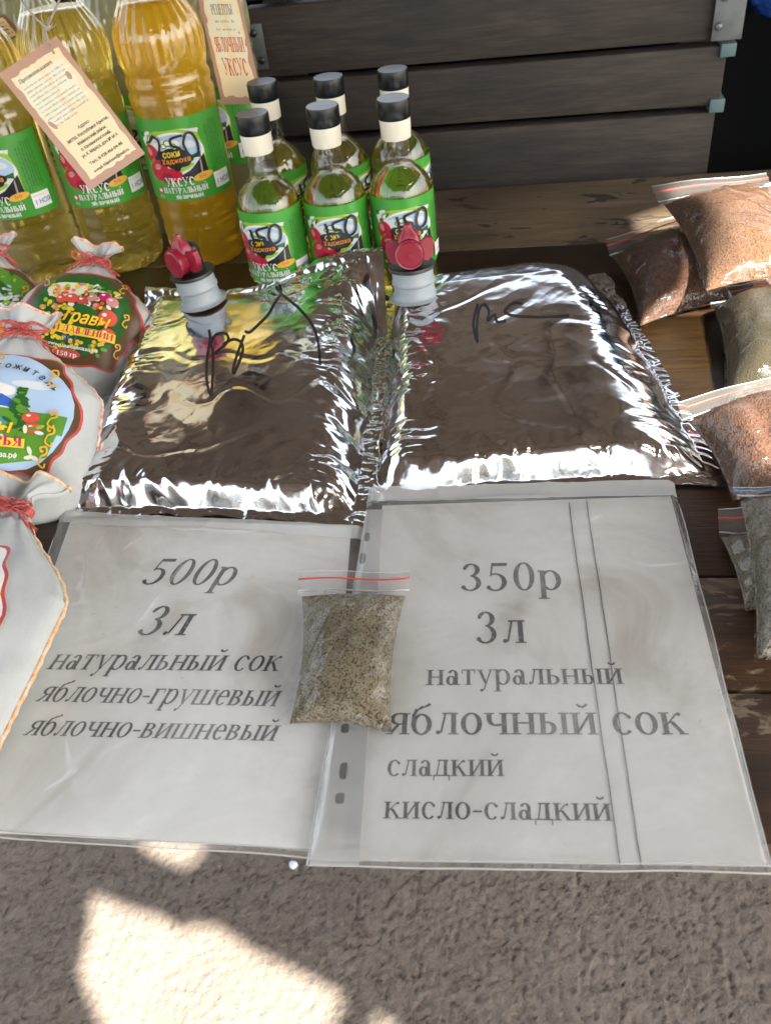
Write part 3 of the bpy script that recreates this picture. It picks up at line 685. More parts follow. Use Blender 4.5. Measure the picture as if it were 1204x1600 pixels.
PALE2 = liquid('very_pale_vinegar', (.97, .93, .66), cloudy=.4, ccol=(.62, .6, .36))
r1 = make_big(PALE2, 'large pale vinegar bottle behind the golden one, under the recipe tag', None, -.45, G_(-.335, 1.135))
recopy(r1, 'large pale vinegar bottle in the back row, between the necks of two front bottles', G_(-.445, 1.135), .1)
recopy(r1, 'large pale vinegar bottle in the back row at the top left, beside a brown tag', G_(-.56, 1.13), .2)

# ------------------------------------------------------------------ six small bottles
def make_small():
    t = thing('small_vinegar_bottle', '', 'bottle', (0, 0, 0), 'small vinegar bottles with black caps')
    R = .0335
    body = [(.0001, .003), (.02, .002), (.03, 0), (.0328, .003), (R, .010), (R, .108), (.0330, .115), (.0312, .122), (.0280, .1285), (.0235, .1335), (.0185, .1375), (.0150, .1415), (.0142, .147), (.0140, .160), (.0140, .188)]
    B = densify(body, .0035)
    MB().lathe(B, 72, 0, cap=(True, False)).build('body', PET, t)
    MB().lathe([(max(r-.0008, .0001), z+(.001 if z < .01 else 0)) for r, z in B if z < .146], 72, 0, cap=(True, True)).build('vinegar', LIQ_SMALL, t)
    MB().lathe([(.0147, .167), (.0150, .168), (.0153, .176), (.0158, .1875)], 48, 0, lambda r, z, a: r+.00025*math.sin(a*9+z*400), (False, False)).build('neck_wrap', WRAP, t)
    MB().lathe([(.0160, .1865), (.0166, .1875), (.0166, .203), (.0158, .2048), (.0001, .2050)], 120, 0, lambda r, z, a: r*(1-.012*(.5+.5*math.cos(60*a))*(1 if .1885 < z < .2035 else 0)), (True, False)).build('cap', CAPBLACK, t, auto=50)
    label_art(.00068, '150').build('label', cyl_map(R+.0003, .038, 0), t, .0022)
    return t
sm = make_small(); SROW = [(-.238, .889, -.28, 'small black capped vinegar bottle, front row, next to the large golden bottle'),
    (-.168, .896, .0, 'small vinegar bottle with a black cap, middle of the front row'),
    (-.098, .903, .12, 'small black capped vinegar bottle, right end of the front row behind a red tap'),
    (-.250, .999, 1.1, 'small vinegar bottle with a black cap, back row, beside the cream recipe tag'),
    (-.176, .997, 1.0, 'small vinegar bottle with a black cap, middle of the back row'),
    (-.107, 1.006, 1.25, 'small black capped vinegar bottle at the right end of the back row')]
for i, (x, y, rz, lab) in enumerate(SROW):
    q = sm if i == 0 else copy_tree(sm)
    q['label'] = lab; q.location = G_(x, y); q.rotation_euler = (0, 0, rz)

# ------------------------------------------------------------------ hang tags
def make_tag(name, label, c4, art_fn, cat='tag', th=.0005, group=None):
    c4 = list(c4); c4[3] = c4[0]+c4[2]-c4[1]; a, b, c, d = c4       # top-left, top-right, bottom-right, bottom-left in space
    w, h = (b-a).length, (d-a).length
    n = (d-a).cross(b-a).normalized()
    if n.dot(CAM-a) < 0: n = -n
    t = thing(name, label, cat, (a+b+c+d)/4, group)
    def fn(x, y, hh):
        u, v = x/w, 1-y/h
        return a.lerp(b, u).lerp(d.lerp(c, u), v) + n*hh
    m = MB(); m.add([fn(0, 0, th), fn(w, 0, th), fn(w, h, th), fn(0, h, th), fn(0, 0, 0), fn(w, 0, 0), fn(w, h, 0), fn(0, h, 0)], [(0, 1, 2, 3), (7, 6, 5, 4), (0, 4, 5, 1), (1, 5, 6, 2), (2, 6, 7, 3), (3, 7, 4, 0)])
    m.build('card', LC('kraft'), t, smooth=False)
    A = Art(th+.00008, 6e-6); art_fn(A, w, h); A.build('print', fn, t, None)
    return t, fn
def ragged(A, x0, y0, x1, y1, m, seed, amp):
    rr = random.Random(seed); q = []
    for (ax, ay), (bx, by) in (((x0, y0), (x1, y0)), ((x1, y0), (x1, y1)), ((x1, y1), (x0, y1)), ((x0, y1), (x0, y0))):
        for i in range(14): q.append((ax+(bx-ax)*i/14+(rr.uniform(-amp, amp) if ax == bx and i else 0), ay+(by-ay)*i/14+(rr.uniform(-amp, amp) if ay == by and i else 0)))
    A.poly(q, m)
def front_art(A, w, h):
    ragged(A, w*.1, h*.06, w*.93, h*.93, 'cream', 3, .0012); ragged(A, w*.13, h*.5, w*.5, h*.9, 'pale', 5, .003); ragged(A, w*.55, h*.56, w*.86, h*.86, 'pale', 8, .003)
    A.ell(w*.80, h*.74, .0022, .004, 'kraft'); A.ell(w*.16, h*.52, .002, .005, 'kraft', 20)
    A.text('Противопоказания', w*.16, h*.865, h*.03, 'ink', w*.56, 1.6)
    for i in range(11): A.dashes(w*.15, h*(.815-.032*i), w*(.66 if i not in (4, 10) else .42), h*.017, 'grey', 40+i)
    for k, (s_, y, f) in enumerate((('Адрес:', .40, .2), ('385750, Республика Адыгея,', .352, .72), ('Майкопский район,', .305, .5), ('п. Каменномостский,', .26, .52), ('ул. К. Маркса, дом № 64 А', .215, .64))):
        A.text(s_, w*.53, h*y, h*.024, 'ink', w*f, 1.5, align='c', serif=False)
    A.text('Тел.: 8-928-466-04-98', w*.53, h*.145, h*.023, 'ink', w*.58, 1.2, align='c', serif=False); A.text('e-mail: Hajohsoo@mail.ru', w*.53, h*.085, h*.023, 'ink', w*.62, 1.2, align='c', serif=False)
ft, ffn = make_tag('hang_tag', 'large kraft bordered cream tag with a paragraph of print hanging before the large bottles', [dep(-2, 116, .80), dep(88, 56, .80), dep(227, 240, .845), dep(122, 315, .845)], front_art)
kp = [dep(85, 84, .797), dep(80, 72, .797), dep(72, 52, .80), dep(74, 44, .80)]
tw = MB().tube(smooth_pts(kp), .0009, 6).tube(smooth_pts([dep(74, 44, .80), dep(52, 24, .84), dep(30, -6, .885), dep(22, -30, .9)]), .0011, 6).tube(smooth_pts([dep(74, 44, .80), dep(84, 20, .84), dep(96, -8, .885), dep(100, -30, .9)]), .0011, 6)
for i in range(9): tw.tube(smooth_pts([dep(74+random.uniform(-4, 4), 44+random.uniform(-8, 8), .798), dep(74+random.uniform(-14, 14), 44+random.uniform(-22, 14), .80)]), .00025, 4)
for i in range(3): tw.tube([dep(74, 44, .8)+.003*Vector((math.cos(a*.7), math.sin(a*.7)*.4, .5*math.sin(a*.7+i))) for a in range(10)], .0008, 6)
tw.build('twine', TWINE, ft)
def recipe_art(A, w, h):
    ragged(A, w*.1, h*.06, w*.9, h*.97, 'cream', 13, .0016); ragged(A, w*.14, h*.3, w*.45, h*.92, 'pale', 15, .004); ragged(A, w*.6, h*.35, w*.86, h*.75, 'pale', 18, .003)
    A.text('УКСУСНЫЕ', w*.5, h*.83, h*.06, 'ink', w*.44, 1.2, align='c'); A.rect(w*.28, h*.79, w*.74, h*.794, 'grey')
    A.text('РЕЦЕПТЫ', w*.5, h*.68, h*.075, 'ink', w*.5, 1.3, align='c'); A.dashes(w*.28, h*.62, w*.44, h*.02, 'grey', 3); A.dashes(w*.28, h*.56, w*.44, h*.02, 'grey', 4)
    A.text('ЯБЛОЧНЫЙ', w*.5, h*.40, h*.11, 'brick', w*.70, 1.6, align='c'); A.text('УКСУС', w*.52, h*.22, h*.13, 'brick', w*.58, 1.6, align='c')
make_tag('hang_tag', 'cream recipe tag with red lettering hanging beside the crate boards', [dep(300, -45, .97), dep(366, -45, .97), dep(411, 163, 1.0), dep(355, 160, 1.0)], recipe_art)
def plain_art(A, w, h): ragged(A, w*.14, h*.1, w*.88, h*.9, 'cream', 23, .001)
bt, _ = make_tag('hang_tag', 'small reddish brown tag corner between the golden bottle and the recipe tag', [dep(262, 5, .985), dep(304, -3, .985), dep(330, 40, 1.0), dep(285, 60, 1.0)], plain_art)
bt2, _ = make_tag('hang_tag', 'brown bordered tag at the top left behind the bottle necks', [dep(-40, 40, .97), dep(8, 22, .97), dep(36, 55, .98), dep(-6, 90, .98)], lambda A, w, h: (plain_art(A, w, h), [A.dashes(w*.2, h*(.7-.16*i), w*.6, h*.09, 'ink', 60+i) for i in range(4)]))
for q in (bt, bt2):
    q.children[0].data.materials[0] = LC('brown')

# ------------------------------------------------------------------ foil pouches
def make_foil(label, C4, H, ramp_w, seed, flap=None, sag=None):
    a, b, c, d = C4                        # front-left, front-right, back-right, back-left
    W = ((b-a).length+(c-d).length)/2; L = ((d-a).length+(c-b).length)/2
    sv = Vector((seed*3.1, seed*1.7, seed*.6))
    def prof(e, rw, q=1.9): return 1-(1-min(1, max(0, (e-.009)/rw)))**q
    def crump(x, y, f, sd):                # folded foil: straight facets meeting in sharp creases
        a = noise.noise(Vector((x*f+.6*noise.noise(Vector((y*f*.5, x*f*.4, sd))), y*f, sd)))
        return abs(a)
    def fn(u, v):
        p = a.lerp(b, u).lerp(d.lerp(c, u), v)
        x, y = u*W, v*L
        jag = .004*noise.noise(Vector((x*30, y*30, seed+20)))
        eu0, eu1, ev0, ev1 = u*W+jag, (1-u)*W+jag, v*L+jag, (1-v)*L+jag
        k = prof(eu0, ramp_w[0])*prof(eu1, ramp_w[1]*(1+(.8*sstep(.72, 1, v) if seed == 2 else 0)))*prof(ev0, ramp_w[2], 1.45)*prof(ev1, ramp_w[3])
        eu, ev = max(0, min(eu0, eu1)), max(0, min(ev0, ev1))
        pin = .010*math.sin(math.pi*u)*sstep(.1, 0, min(v, 1-v))
        p = p + (d-a).normalized()*(pin if v < .5 else -pin)
        z = H*(.44+.56*min(1, v/.8)**.8)*k*(1+.03*noise.noise(Vector((x*9, y*9, seed))))
        wu, wv = math.exp(-((eu-.024)/.024)**2), math.exp(-((ev-.020)/.020)**2)
        wy, wx = y+.018*noise.noise(Vector((y*21, eu*18, seed+1))), x+.018*noise.noise(Vector((x*21, ev*18, seed+2)))
        m1 = .15+1.7*max(0, noise.noise(Vector((y*15, 3, seed)))+.22); m2 = .15+1.7*max(0, noise.noise(Vector((x*15, 8, seed)))+.22)
        n1 = m1*(crump(eu*26+wy*24, wy*62, 1, seed)+.55*crump(eu*50-wy*30, wy*150, 1, seed+4))
        n2 = m2*(crump(wx*34, ev*30+wx*26, 1, seed+9)+.35*crump(wx*110, ev*50-wx*40, 1, seed+6))
        z += (-.0075*wu*n1-.0048*wv*n2)*(.4+.6*k)+.0045*(wu*m1+wv*m2)*.35*k
        cr = crump(x, y, 15, seed+30)
        z -= k*(.0016*max(0, .12-cr)/.12*(.25+1.3*(wu+wv)) + .0012*crump(x+.3*y, y-.2*x, 22, seed+31)*(.7+1.6*(wu+wv)) + .00045*crump(x-.4*y, y, 70, seed+33)*(.45+1.8*(wu+wv)))
        corner = math.exp(-((eu/.05)**2+(ev/.05)**2))
        z += .006*corner*(crump(x, y, 60, seed+40)-.15)
        z = max(z, .0006+.0028*crump(x, y, 90, seed+41)+.002*crump(x, y, 40, seed+42))
        if flap: z += flap(u, v)
        p = p+Vector((0, 0, z)); p.x += .0035*wu*(n1-.3)*(1 if u > .5 else -1)+.004*noise.noise(Vector((y*40, seed, 1)))*math.exp(-(eu/.01)**2); p.y += .0025*wv*(n2-.3)+.004*noise.noise(Vector((x*40, seed, 2)))*math.exp(-(ev/.01)**2)
        return p
    t = thing('foil_pouch', label, 'foil pouch', Vector(((a+b+c+d)/4).to_tuple()[:2]+(TOP,)), 'silver foil juice pouches with taps')
    m = MB().grid(fn, 230, 290, 0)
    bvh = BVHTree.FromPolygons([tuple(v) for v in m.V], m.F)
    m.add([v-Vector((0, 0, .0005)) if 0 else Vector((v.x, v.y, max(TOP+.0003, min(v.z-.0004, TOP+.0011)))) for v in [fn(i/30, j/30) for j in range(31) for i in range(31)]], [(j*31+i, (j+1)*31+i, (j+1)*31+i+1, j*31+i+1) for j in range(30) for i in range(30)])
    m.build('foil_body', FOIL, t)
    return t, bvh
def marker(t, bvh, strokes, w, name='marker_writing'):
    A = Art(.0004, 4e-6)
    for s_ in strokes: A.stroke(s_, w, MARKER, 7)
    def fn(px, py, h):
        d = ray(px, py).normalized(); hit, n, i, ds = bvh.ray_cast(CAM, d)
        return (hit if hit else at(px, py, .05)) - d*h
    return A.build(name, fn, t, 6)
def V3(x, y, z): return Vector((x, y, TOP+z))
flapL = lambda u, v: .05*sstep(.80, 1.0, v)*sstep(.30, .95, u)+.020*sstep(.9, 1, v)
fl_, bvL = make_foil('silver foil juice pouch with a red tap, left one, beside the cloth sachets', [V3(-.390, .514, 0.001), V3(-.104, .497, .001), V3(-.116, .853, .002), V3(-.402, .895, .002)], .047, (.040, .034, .022, .07), 1, flapL)
fr_, bvR = make_foil('silver foil juice pouch with a red tap, right one, next to the spice bags', [V3(-.111, .526, .001), V3(.182, .541, .001), V3(.121, .912, .002), V3(-.122, .868, .002)], .050, (.028, .062, .024, .045), 2, None)
c6 = lambda pts: [(120+x/2.315, 340+y/2.315) for x, y in pts]
marker(fl_, bvL, [c6(s) for s in ([(478, 405), (482, 440), (470, 520), (470, 590), (485, 640), (492, 560), (492, 480), (485, 455), (505, 422), (540, 420), (545, 448), (500, 490)], [(528, 458), (565, 440), (595, 452), (598, 490), (570, 560), (566, 545), (585, 480), (606, 425)], [(608, 410), (625, 414), (655, 388), (692, 350), (715, 310), (738, 278)], [(692, 265), (715, 278), (738, 268), (730, 240), (722, 252), (745, 280), (800, 325), (850, 385), (872, 450), (880, 532)])], 4.2)
c7 = lambda pts: [(540+x/1.974, 340+y/1.974) for x, y in pts]
marker(fr_, bvR, [c7(s) for s in ([(407, 265), (397, 300), (393, 335), (405, 383), (404, 330), (412, 280), (428, 268), (441, 290), (437, 316), (458, 298), (466, 320), (494, 318)], [(545, 265), (520, 262), (497, 276), (492, 292), (520, 302), (600, 306), (688, 302)])], 4.0)

def make_tap(t, base, tilt, rz):
    ax = Vector(tilt).normalized(); e1 = Vector((math.cos(rz), math.sin(rz), 0)); e1 = (e1-ax*e1.dot(ax)).normalized(); e2 = ax.cross(e1)
    X = lambda v: base+1.10*(e1*v.x+e2*v.y+ax*v.z)
    MB().lathe([(.0001, -.004), (.0235, -.004), (.0240, -.003), (.0205, -.0022), (.0198, -.0015), (.0185, .0028), (.0180, .009), (.0195, .0105), (.0195, .0125), (.0185, .014), (.0185, .0225), (.0200, .0235), (.0001, .0238)], 64, 0, cap=(False, False)).xf(X).build('spout_collar', COLLAR, t, auto=45)
    tp = MB().lathe([(.0001, .0236), (.0208, .0236), (.0213, .0250), (.0208, .0266), (.0001, .0270)], 64, 0, cap=(False, False))
    tp.lathe([(.0095, .0268), (.0095, .046), (.0085, .050), (.0055, .0525), (.0001, .053)], 32, 0, cap=(False, False), c=(0, .004, 0))
    body = tp.xf(X).build('valve_body', BLACK, t, auto=45)
    h = MB()
    kn = MB().lathe([(.0001, -.001), (.0025, -.0008), (.0026, .0002), (.0105, .0004), (.0115, .0012), (.0128, .0008), (.0130, .002), (.0122, .004), (.0122, .017), (.0105, .019), (.0001, .019)], 48, 0, cap=(False, False))
    kn.xf(lambda v: Vector((v.x, -.017+v.z, .0400+v.y)))
    h.V += kn.V; h.F += kn.F; h.M += kn.M
    for s in (-1, 1):
        wg = MB(); poly = [(.0105, -.008), (.0150, -.010), (.0195, -.006), (.0215, .002), (.0205, .009), (.0165, .0105), (.0105, .008)]
        wg.prism([(s*x, z) for x, z in poly][::s], 0, .0055); wg.xf(lambda v: Vector((v.x, -.010+v.z*1.0+abs(v.x)*.25, .0400+v.y)))
        h.add(wg.V, wg.F)
    pk = MB().lathe([(.0115, 0), (.0110, .008), (.0085, .014), (.0045, .0185), (.0035, .0225), (.0001, .0235)], 24, 0, cap=(True, False), fn=lambda r, z, a: r*(1-.12*math.cos(4*a)))
    pk.xf(lambda v: Vector((v.x, -.003+v.y*.7, .0405+v.z))); h.add(pk.V, pk.F)
    h.xf(X).build('red_handle', TAPRED, t, auto=35)
def surf(bvh, px, py):
    return bvh.ray_cast(CAM, ray(px, py).normalized())[0] or at(px, py, .042)
make_tap(fl_, surf(bvL, 316, 470)+Vector((0, 0, .004)), (-.10, .04, 1), R_(-38))
make_tap(fr_, surf(bvR, 648, 458)+Vector((0, 0, .001)), (-.04, .10, 1), R_(4))

# ------------------------------------------------------------------ price sheets in plastic sleeves
def quad_fn(c4, zf=None):
    a, b, c, d = c4
    def fn(u, v):
        p = a.lerp(b, u).lerp(d.lerp(c, u), v)
        if zf: p = p+Vector((.0010*noise.noise(Vector((v*7, a.x*50, 1)))*abs(2*u-1), .0016*noise.noise(Vector((u*5, a.x*50, 3)))*abs(2*v-1), zf(u, v, p)))
        return p
    return fn
def wav(p, s, amp=.0006): return amp*(noise.noise(Vector((p.x*14, p.y*14, s)))+.5*noise.noise(Vector((p.x*40+p.y*18, p.y*12, s+2))))
def lines_on(paper_thing, lines, z, name='printed_text'):
    off = 0
    A = None
    for txt, x0, y0, x1, y1, hpx, bold, slant in lines:
        p0, p1 = at(x0, y0, z), at(x1, y1, z); ex = (p1-p0); w = ex.length; ex.normalize(); ey = Vector((-ex.y, ex.x, 0))
        q = at(x0, y0-hpx, z); h = (q-p0).dot(ey)
        A = Art(0, 3e-6); A.text(txt, 0, 0, h, INK, w, bold, slant)
        A.build(name, lambda x, y, hh: p0+ex*x+ey*y+Vector((0, 0, .00025+hh)), paper_thing, None)
def price_sheet(label, c4, z, lines):
    c = sum(c4, Vector())/4; t = thing('price_sheet', label, 'price sheet', (c.x, c.y, TOP), 'printed price sheets')
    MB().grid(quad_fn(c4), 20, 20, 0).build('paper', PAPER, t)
    lines_on(t, lines, z)
    return t
ZA, ZB = .0016, .0042
pl = [at(-60, 1299, ZA), at(506, 1328, ZA), at(549, 822, ZA), at(112, 810, ZA)]
pr_ = [at(560, 1345, ZB), at(1197, 1354, ZB), at(1047, 775, ZB), at(597, 790, ZB)]
xh = 1/.46*.66
sheetL = price_sheet('white price sheet reading 500р in slanted print, under the left foil pouch', pl, ZA, [
    ('500р', 218, 913, 362, 915, 40, 1.15, .22), ('3л', 210, 993, 290, 993, 46, 1.15, .22), ('натуральный сок', 72, 1046, 434, 1049, 23*xh, 1.15, .22),
    ('яблочно-грушевый', 55, 1096, 431, 1104, 23*xh, 1.15, .22), ('яблочно-вишневый', 36, 1149, 429, 1158, 23*xh, 1.15, .22)])
sheetR = price_sheet('white price sheet reading 350р in upright print, under the right foil pouch', pr_, ZB, [
    ('350р', 718, 924, 880, 922, 43, 1.15, 0), ('3л', 742, 1006, 823, 1005, 50, 1.15, 0), ('натуральный', 665, 1071, 975, 1069, 23.5*xh, 1.15, 0),
    ('яблочный сок', 602, 1148, 1075, 1148, 33*xh, 1.15, 0), ('сладкий', 603, 1213, 788, 1213, 25*xh, 1.15, 0), ('кисло-сладкий', 598, 1279, 957, 1283, 26*xh, 1.15, 0)])
def sleeve(label, c4, z0, z1, lift, seed, strip=None):
    c = sum(c4, Vector())/4; t = thing('plastic_sleeve', label, 'plastic sleeve', (c.x, c.y, TOP), 'clear plastic document sleeves')
    def up_(u, v, p):
        edge = min(u, 1-u, v)
        return z0+(z1-z0+.0008)*min(1, edge/.02)+wav(p, seed, .0017)*min(1, edge/.03)+lift*sstep(.93, 1.03, v)*(.75+.35*noise.noise(Vector((u*6, seed, 0)))) + .0014*math.exp(-((v-.95+.006*math.sin(u*9))/.006)**2) + .0009*min(1, edge/.02)*(ridge(Vector((p.x*9+p.y*5, p.y*4-p.x*3, seed)), 12)+ridge(Vector((p.x*16-p.y*9, p.y*8+p.x*7, seed+5)), 14)*.7)
    ff_ = MB().grid(quad_fn(c4, up_), 150, 180, 0); ff_.M = [1 if k//150 >= 171 else 0 for k in range(len(ff_.M))]; ff_.build('front_film', [SLEEVE, PUNCH], t)
    MB().grid(quad_fn(c4, lambda u, v, p: z0-.0006), 6, 6, 0).build('back_film', PET, t)
    fn = quad_fn(c4, lambda u, v, p: z0+.0002)
    fe = [fn(i/30, 0) for i in range(31)]+[fn(1, j/30) for j in range(1, 29)]
    MB().tube(fe, .0005, 6).tube([p+Vector((0, .004, .0002)) for p in fe[:31]], .0003, 5).tube([fn(0, j/30) for j in range(28)], .0005, 6).build('welded_edge', PUNCH, t)
    return t
slL = sleeve('clear plastic sleeve over the 500р price sheet', [at(-75, 1304, 0), at(532, 1345, 0), at(570, 830, 0), at(98, 806, 0)], .0012, .0030, .004, 11)
slR = sleeve('clear plastic sleeve over the 350р price sheet, with a punched left strip', [at(482, 1358, .002), at(1206, 1369, .002), at(1052, 765, .002), at(578, 775, .002)], .0036, .0058, .006, 23)
# punched strip with real holes
sA, sB, sC, sD = at(484, 1357, .004), at(561, 1357, .004), at(600, 800, .004), at(572, 800, .004)
ex = (sB-sA).normalized(); ey = Vector((-ex.y, ex.x, 0))
loops = [[sA, sB, sC, sD]]
for px, py, rx, ry in ((574, 843, .0022, .0050), (567, 876, .0025, .0060), (540, 1142, .0028, .0034), (538, 1208, .0028, .0058), (532, 1251, .0030, .0036)):
    cc = at(px, py, .004); loops.append([cc+ex*rx*math.copysign(abs(math.cos(a))**.7, math.cos(a))+ey*ry*math.copysign(abs(math.sin(a))**.7, math.sin(a)) for a in [2*math.pi*i/16 for i in range(16)]])
flat = [v for lp in loops for v in lp]
MB().add([v+Vector((0, 0, .0026)) for v in flat], [tuple(t_) for t_ in tessellate_polygon(loops)]).build('punched_strip', PUNCH, slR, smooth=False)
LINE = plain('dark_fold_line', (.07, .065, .06), .6)
ln = MB()
for a, b in (((888, 786), (968, 1350)), ((916, 782), (1001, 1354))):
    pts = [at(a[0]+(b[0]-a[0])*i/24+random.uniform(-.6, .6), a[1]+(b[1]-a[1])*i/24, .0046) for i in range(25)]
    ln.tube(pts, .00032, 5)
ln.build('fold_line', LINE, sheetR)

# ------------------------------------------------------------------ zip bags of spice
def spice_bag(label, strip4, body2, z, thick, mat_, zipm, seed, zbot=None, fill=1.0, skew=0):
    TL, TR, SR, SL = strip4; BL, BR = body2
    t = thing('spice_bag', label, 'spice bag', ((SL+SR+BL+BR)/4), 'clear zip bags of spice')
    W = ((SR-SL).length+(BR-BL).length)/2; L = ((BL-SL).length+(BR-SR).length)/2
    nrm = (SR-SL).cross(SL-BL).normalized()
    if nrm.z < 0: nrm = -nrm
    def base(u, v): return BL.lerp(BR, u).lerp(SL.lerp(SR, u), v)
    def prof(u, v):
        a = 1-abs(2*u-1)**2.6; b = 1-abs(2*v-1)**(3.0)
        return max(0, a)**.62*max(0, b)**.6
    def pinch(u, v, k):
        p = base(.5+(u-.5)*(1-k*.13*math.sin(math.pi*v)), v); return p+(SL-BL)*(.05*math.sin(math.pi*u)*(1-v)**4)
    def spf(sign):
        def fn(u, v):
            uu, vv = .03+.94*u, .03+.94*v
            h = thick*prof(u, v)*(1+.12*noise.noise(Vector((u*4, v*4, seed))))
            return pinch(uu, vv, 1)+nrm*((h if sign > 0 else -h*.12)+.0008)
        return fn
    MB().grid(spf(1), 60, 60, 0).grid(spf(-1), 24, 24, 0, flip=True).build('spice', mat_, t)
    def ff(u, v):
        eu, ev = min(u, 1-u)*W, min(v, 1-v)*L
        uu, vv = min(1, max(0, (u-.03)/.94)), min(1, max(0, (v-.03)/.94))
        h = thick*prof(uu, vv)*(1+.12*noise.noise(Vector((uu*4, vv*4, seed))))+.0016
        x, y = u*W, v*L
        wu, wv = math.exp(-(eu/.014)**2), math.exp(-(ev/.014)**2)
        n1 = noise.noise(Vector((eu*25, y*110, seed))); n2 = noise.noise(Vector((x*110, ev*25, seed+5)))
        h += .0034*(wu*n1+wv*n2)+.0020*ridge(Vector((x*24+y*14, y*20-x*10, seed)), 5)+.0016*ridge(Vector((x*60-y*30, y*12+x*5, seed+7)), 5)*(wu+.3)
        return pinch(u, v, 1)+nrm*max(h, .0006)
    MB().grid(ff, 90, 90, 0).build('film', FILM, t)
    bow = lambda u: .0012*math.sin(u*7+seed)
    def sf(u, v): return SL.lerp(SR, u).lerp(TL.lerp(TR, u), v)+nrm*(.0012+bow(u))
    s = MB().grid(sf, 16, 4, 0); so = s.build('zip_strip', STRIPFILM, t)
    rl = MB()
    rl.tube([sf(i/12, .62)+nrm*.0006 for i in range(13)], .00065, 6); rl.build('zip_line', zipm, so)
    for a, r in ((.05, .0006), (.98, .0003)): MB().tube([sf(i/12, a)+nrm*.0007 for i in range(13)], r, 6).build('zip_ridge', PUNCH, so)
    return t
A_ = at
spice_bag('small zip bag of speckled herb salt lying across the two price sheets', [A_(467, 895, .010), A_(640, 895, .010), A_(640, 926, .010), A_(466, 927, .010)], [A_(446, 1140, .006), A_(617, 1158, .006)], 0, .017, SP_SAND, ZIPRED, 31)
spice_bag('zip bag of dark reddish brown spice salt lying under a lighter brown bag', [A_(945, 376, .012), A_(1080, 332, .014), A_(1088, 352, .014), A_(952, 402, .012)], [A_(996, 516, .004), A_(1152, 474, .008)], 0, .030, SP_RED, ZIPRED, 41)
spice_bag('zip bag of light orange brown spice salt lying on top of a darker bag', [A_(1017, 292, .045), A_(1196, 272, .045), A_(1204, 292, .045), A_(1028, 318, .045)], [A_(1100, 462, .040), A_(1275, 440, .040)], 0, .030, SP_ORANGE, ZIPRED, 43)
spice_bag('zip bag at the far right edge, only its red striped corner in view', [A_(1192, 290, .03), A_(1330, 262, .03), A_(1335, 285, .03), A_(1200, 315, .03)], [A_(1215, 430, .012), A_(1390, 400, .012)], 0, .028, SP_RED, ZIPRED, 44)
spice_bag('zip bag of olive green herb salt between two brown bags at the right edge', [A_(1120, 452, .010), A_(1270, 425, .010), A_(1274, 445, .010), A_(1108, 478, .010)], [A_(1128, 642, .004), A_(1300, 620, .004)], 0, .036, SP_OLIVE, ZIPRED, 47)
spice_bag('zip bag of reddish brown spice salt touching the front corner of the right foil pouch', [A_(1057, 630, .020), A_(1225, 584, .020), A_(1230, 610, .020), A_(1066, 658, .020)], [A_(1140, 790, .004), A_(1320, 760, .004)], 0, .036, SP_RED, ZIPRED, 49)
spice_bag('zip bag of dark spice half hidden under the grey herb bag', [A_(1120, 800, .004), A_(1200, 785, .004), A_(1204, 835, .004), A_(1122, 838, .004)], [A_(1160, 960, .002), A_(1290, 960, .002)], 0, .012, SP_GREY, ZIPRED, 52)
spice_bag('zip bag of grey herb salt with a blue zip at the right edge', [A_(1142, 764, .030), A_(1290, 758, .030), A_(1290, 772, .030), A_(1150, 778, .030)], [A_(1176, 1042, .004), A_(1350, 1030, .004)], 0, .026, SP_GREY, ZIPBLUE, 53)

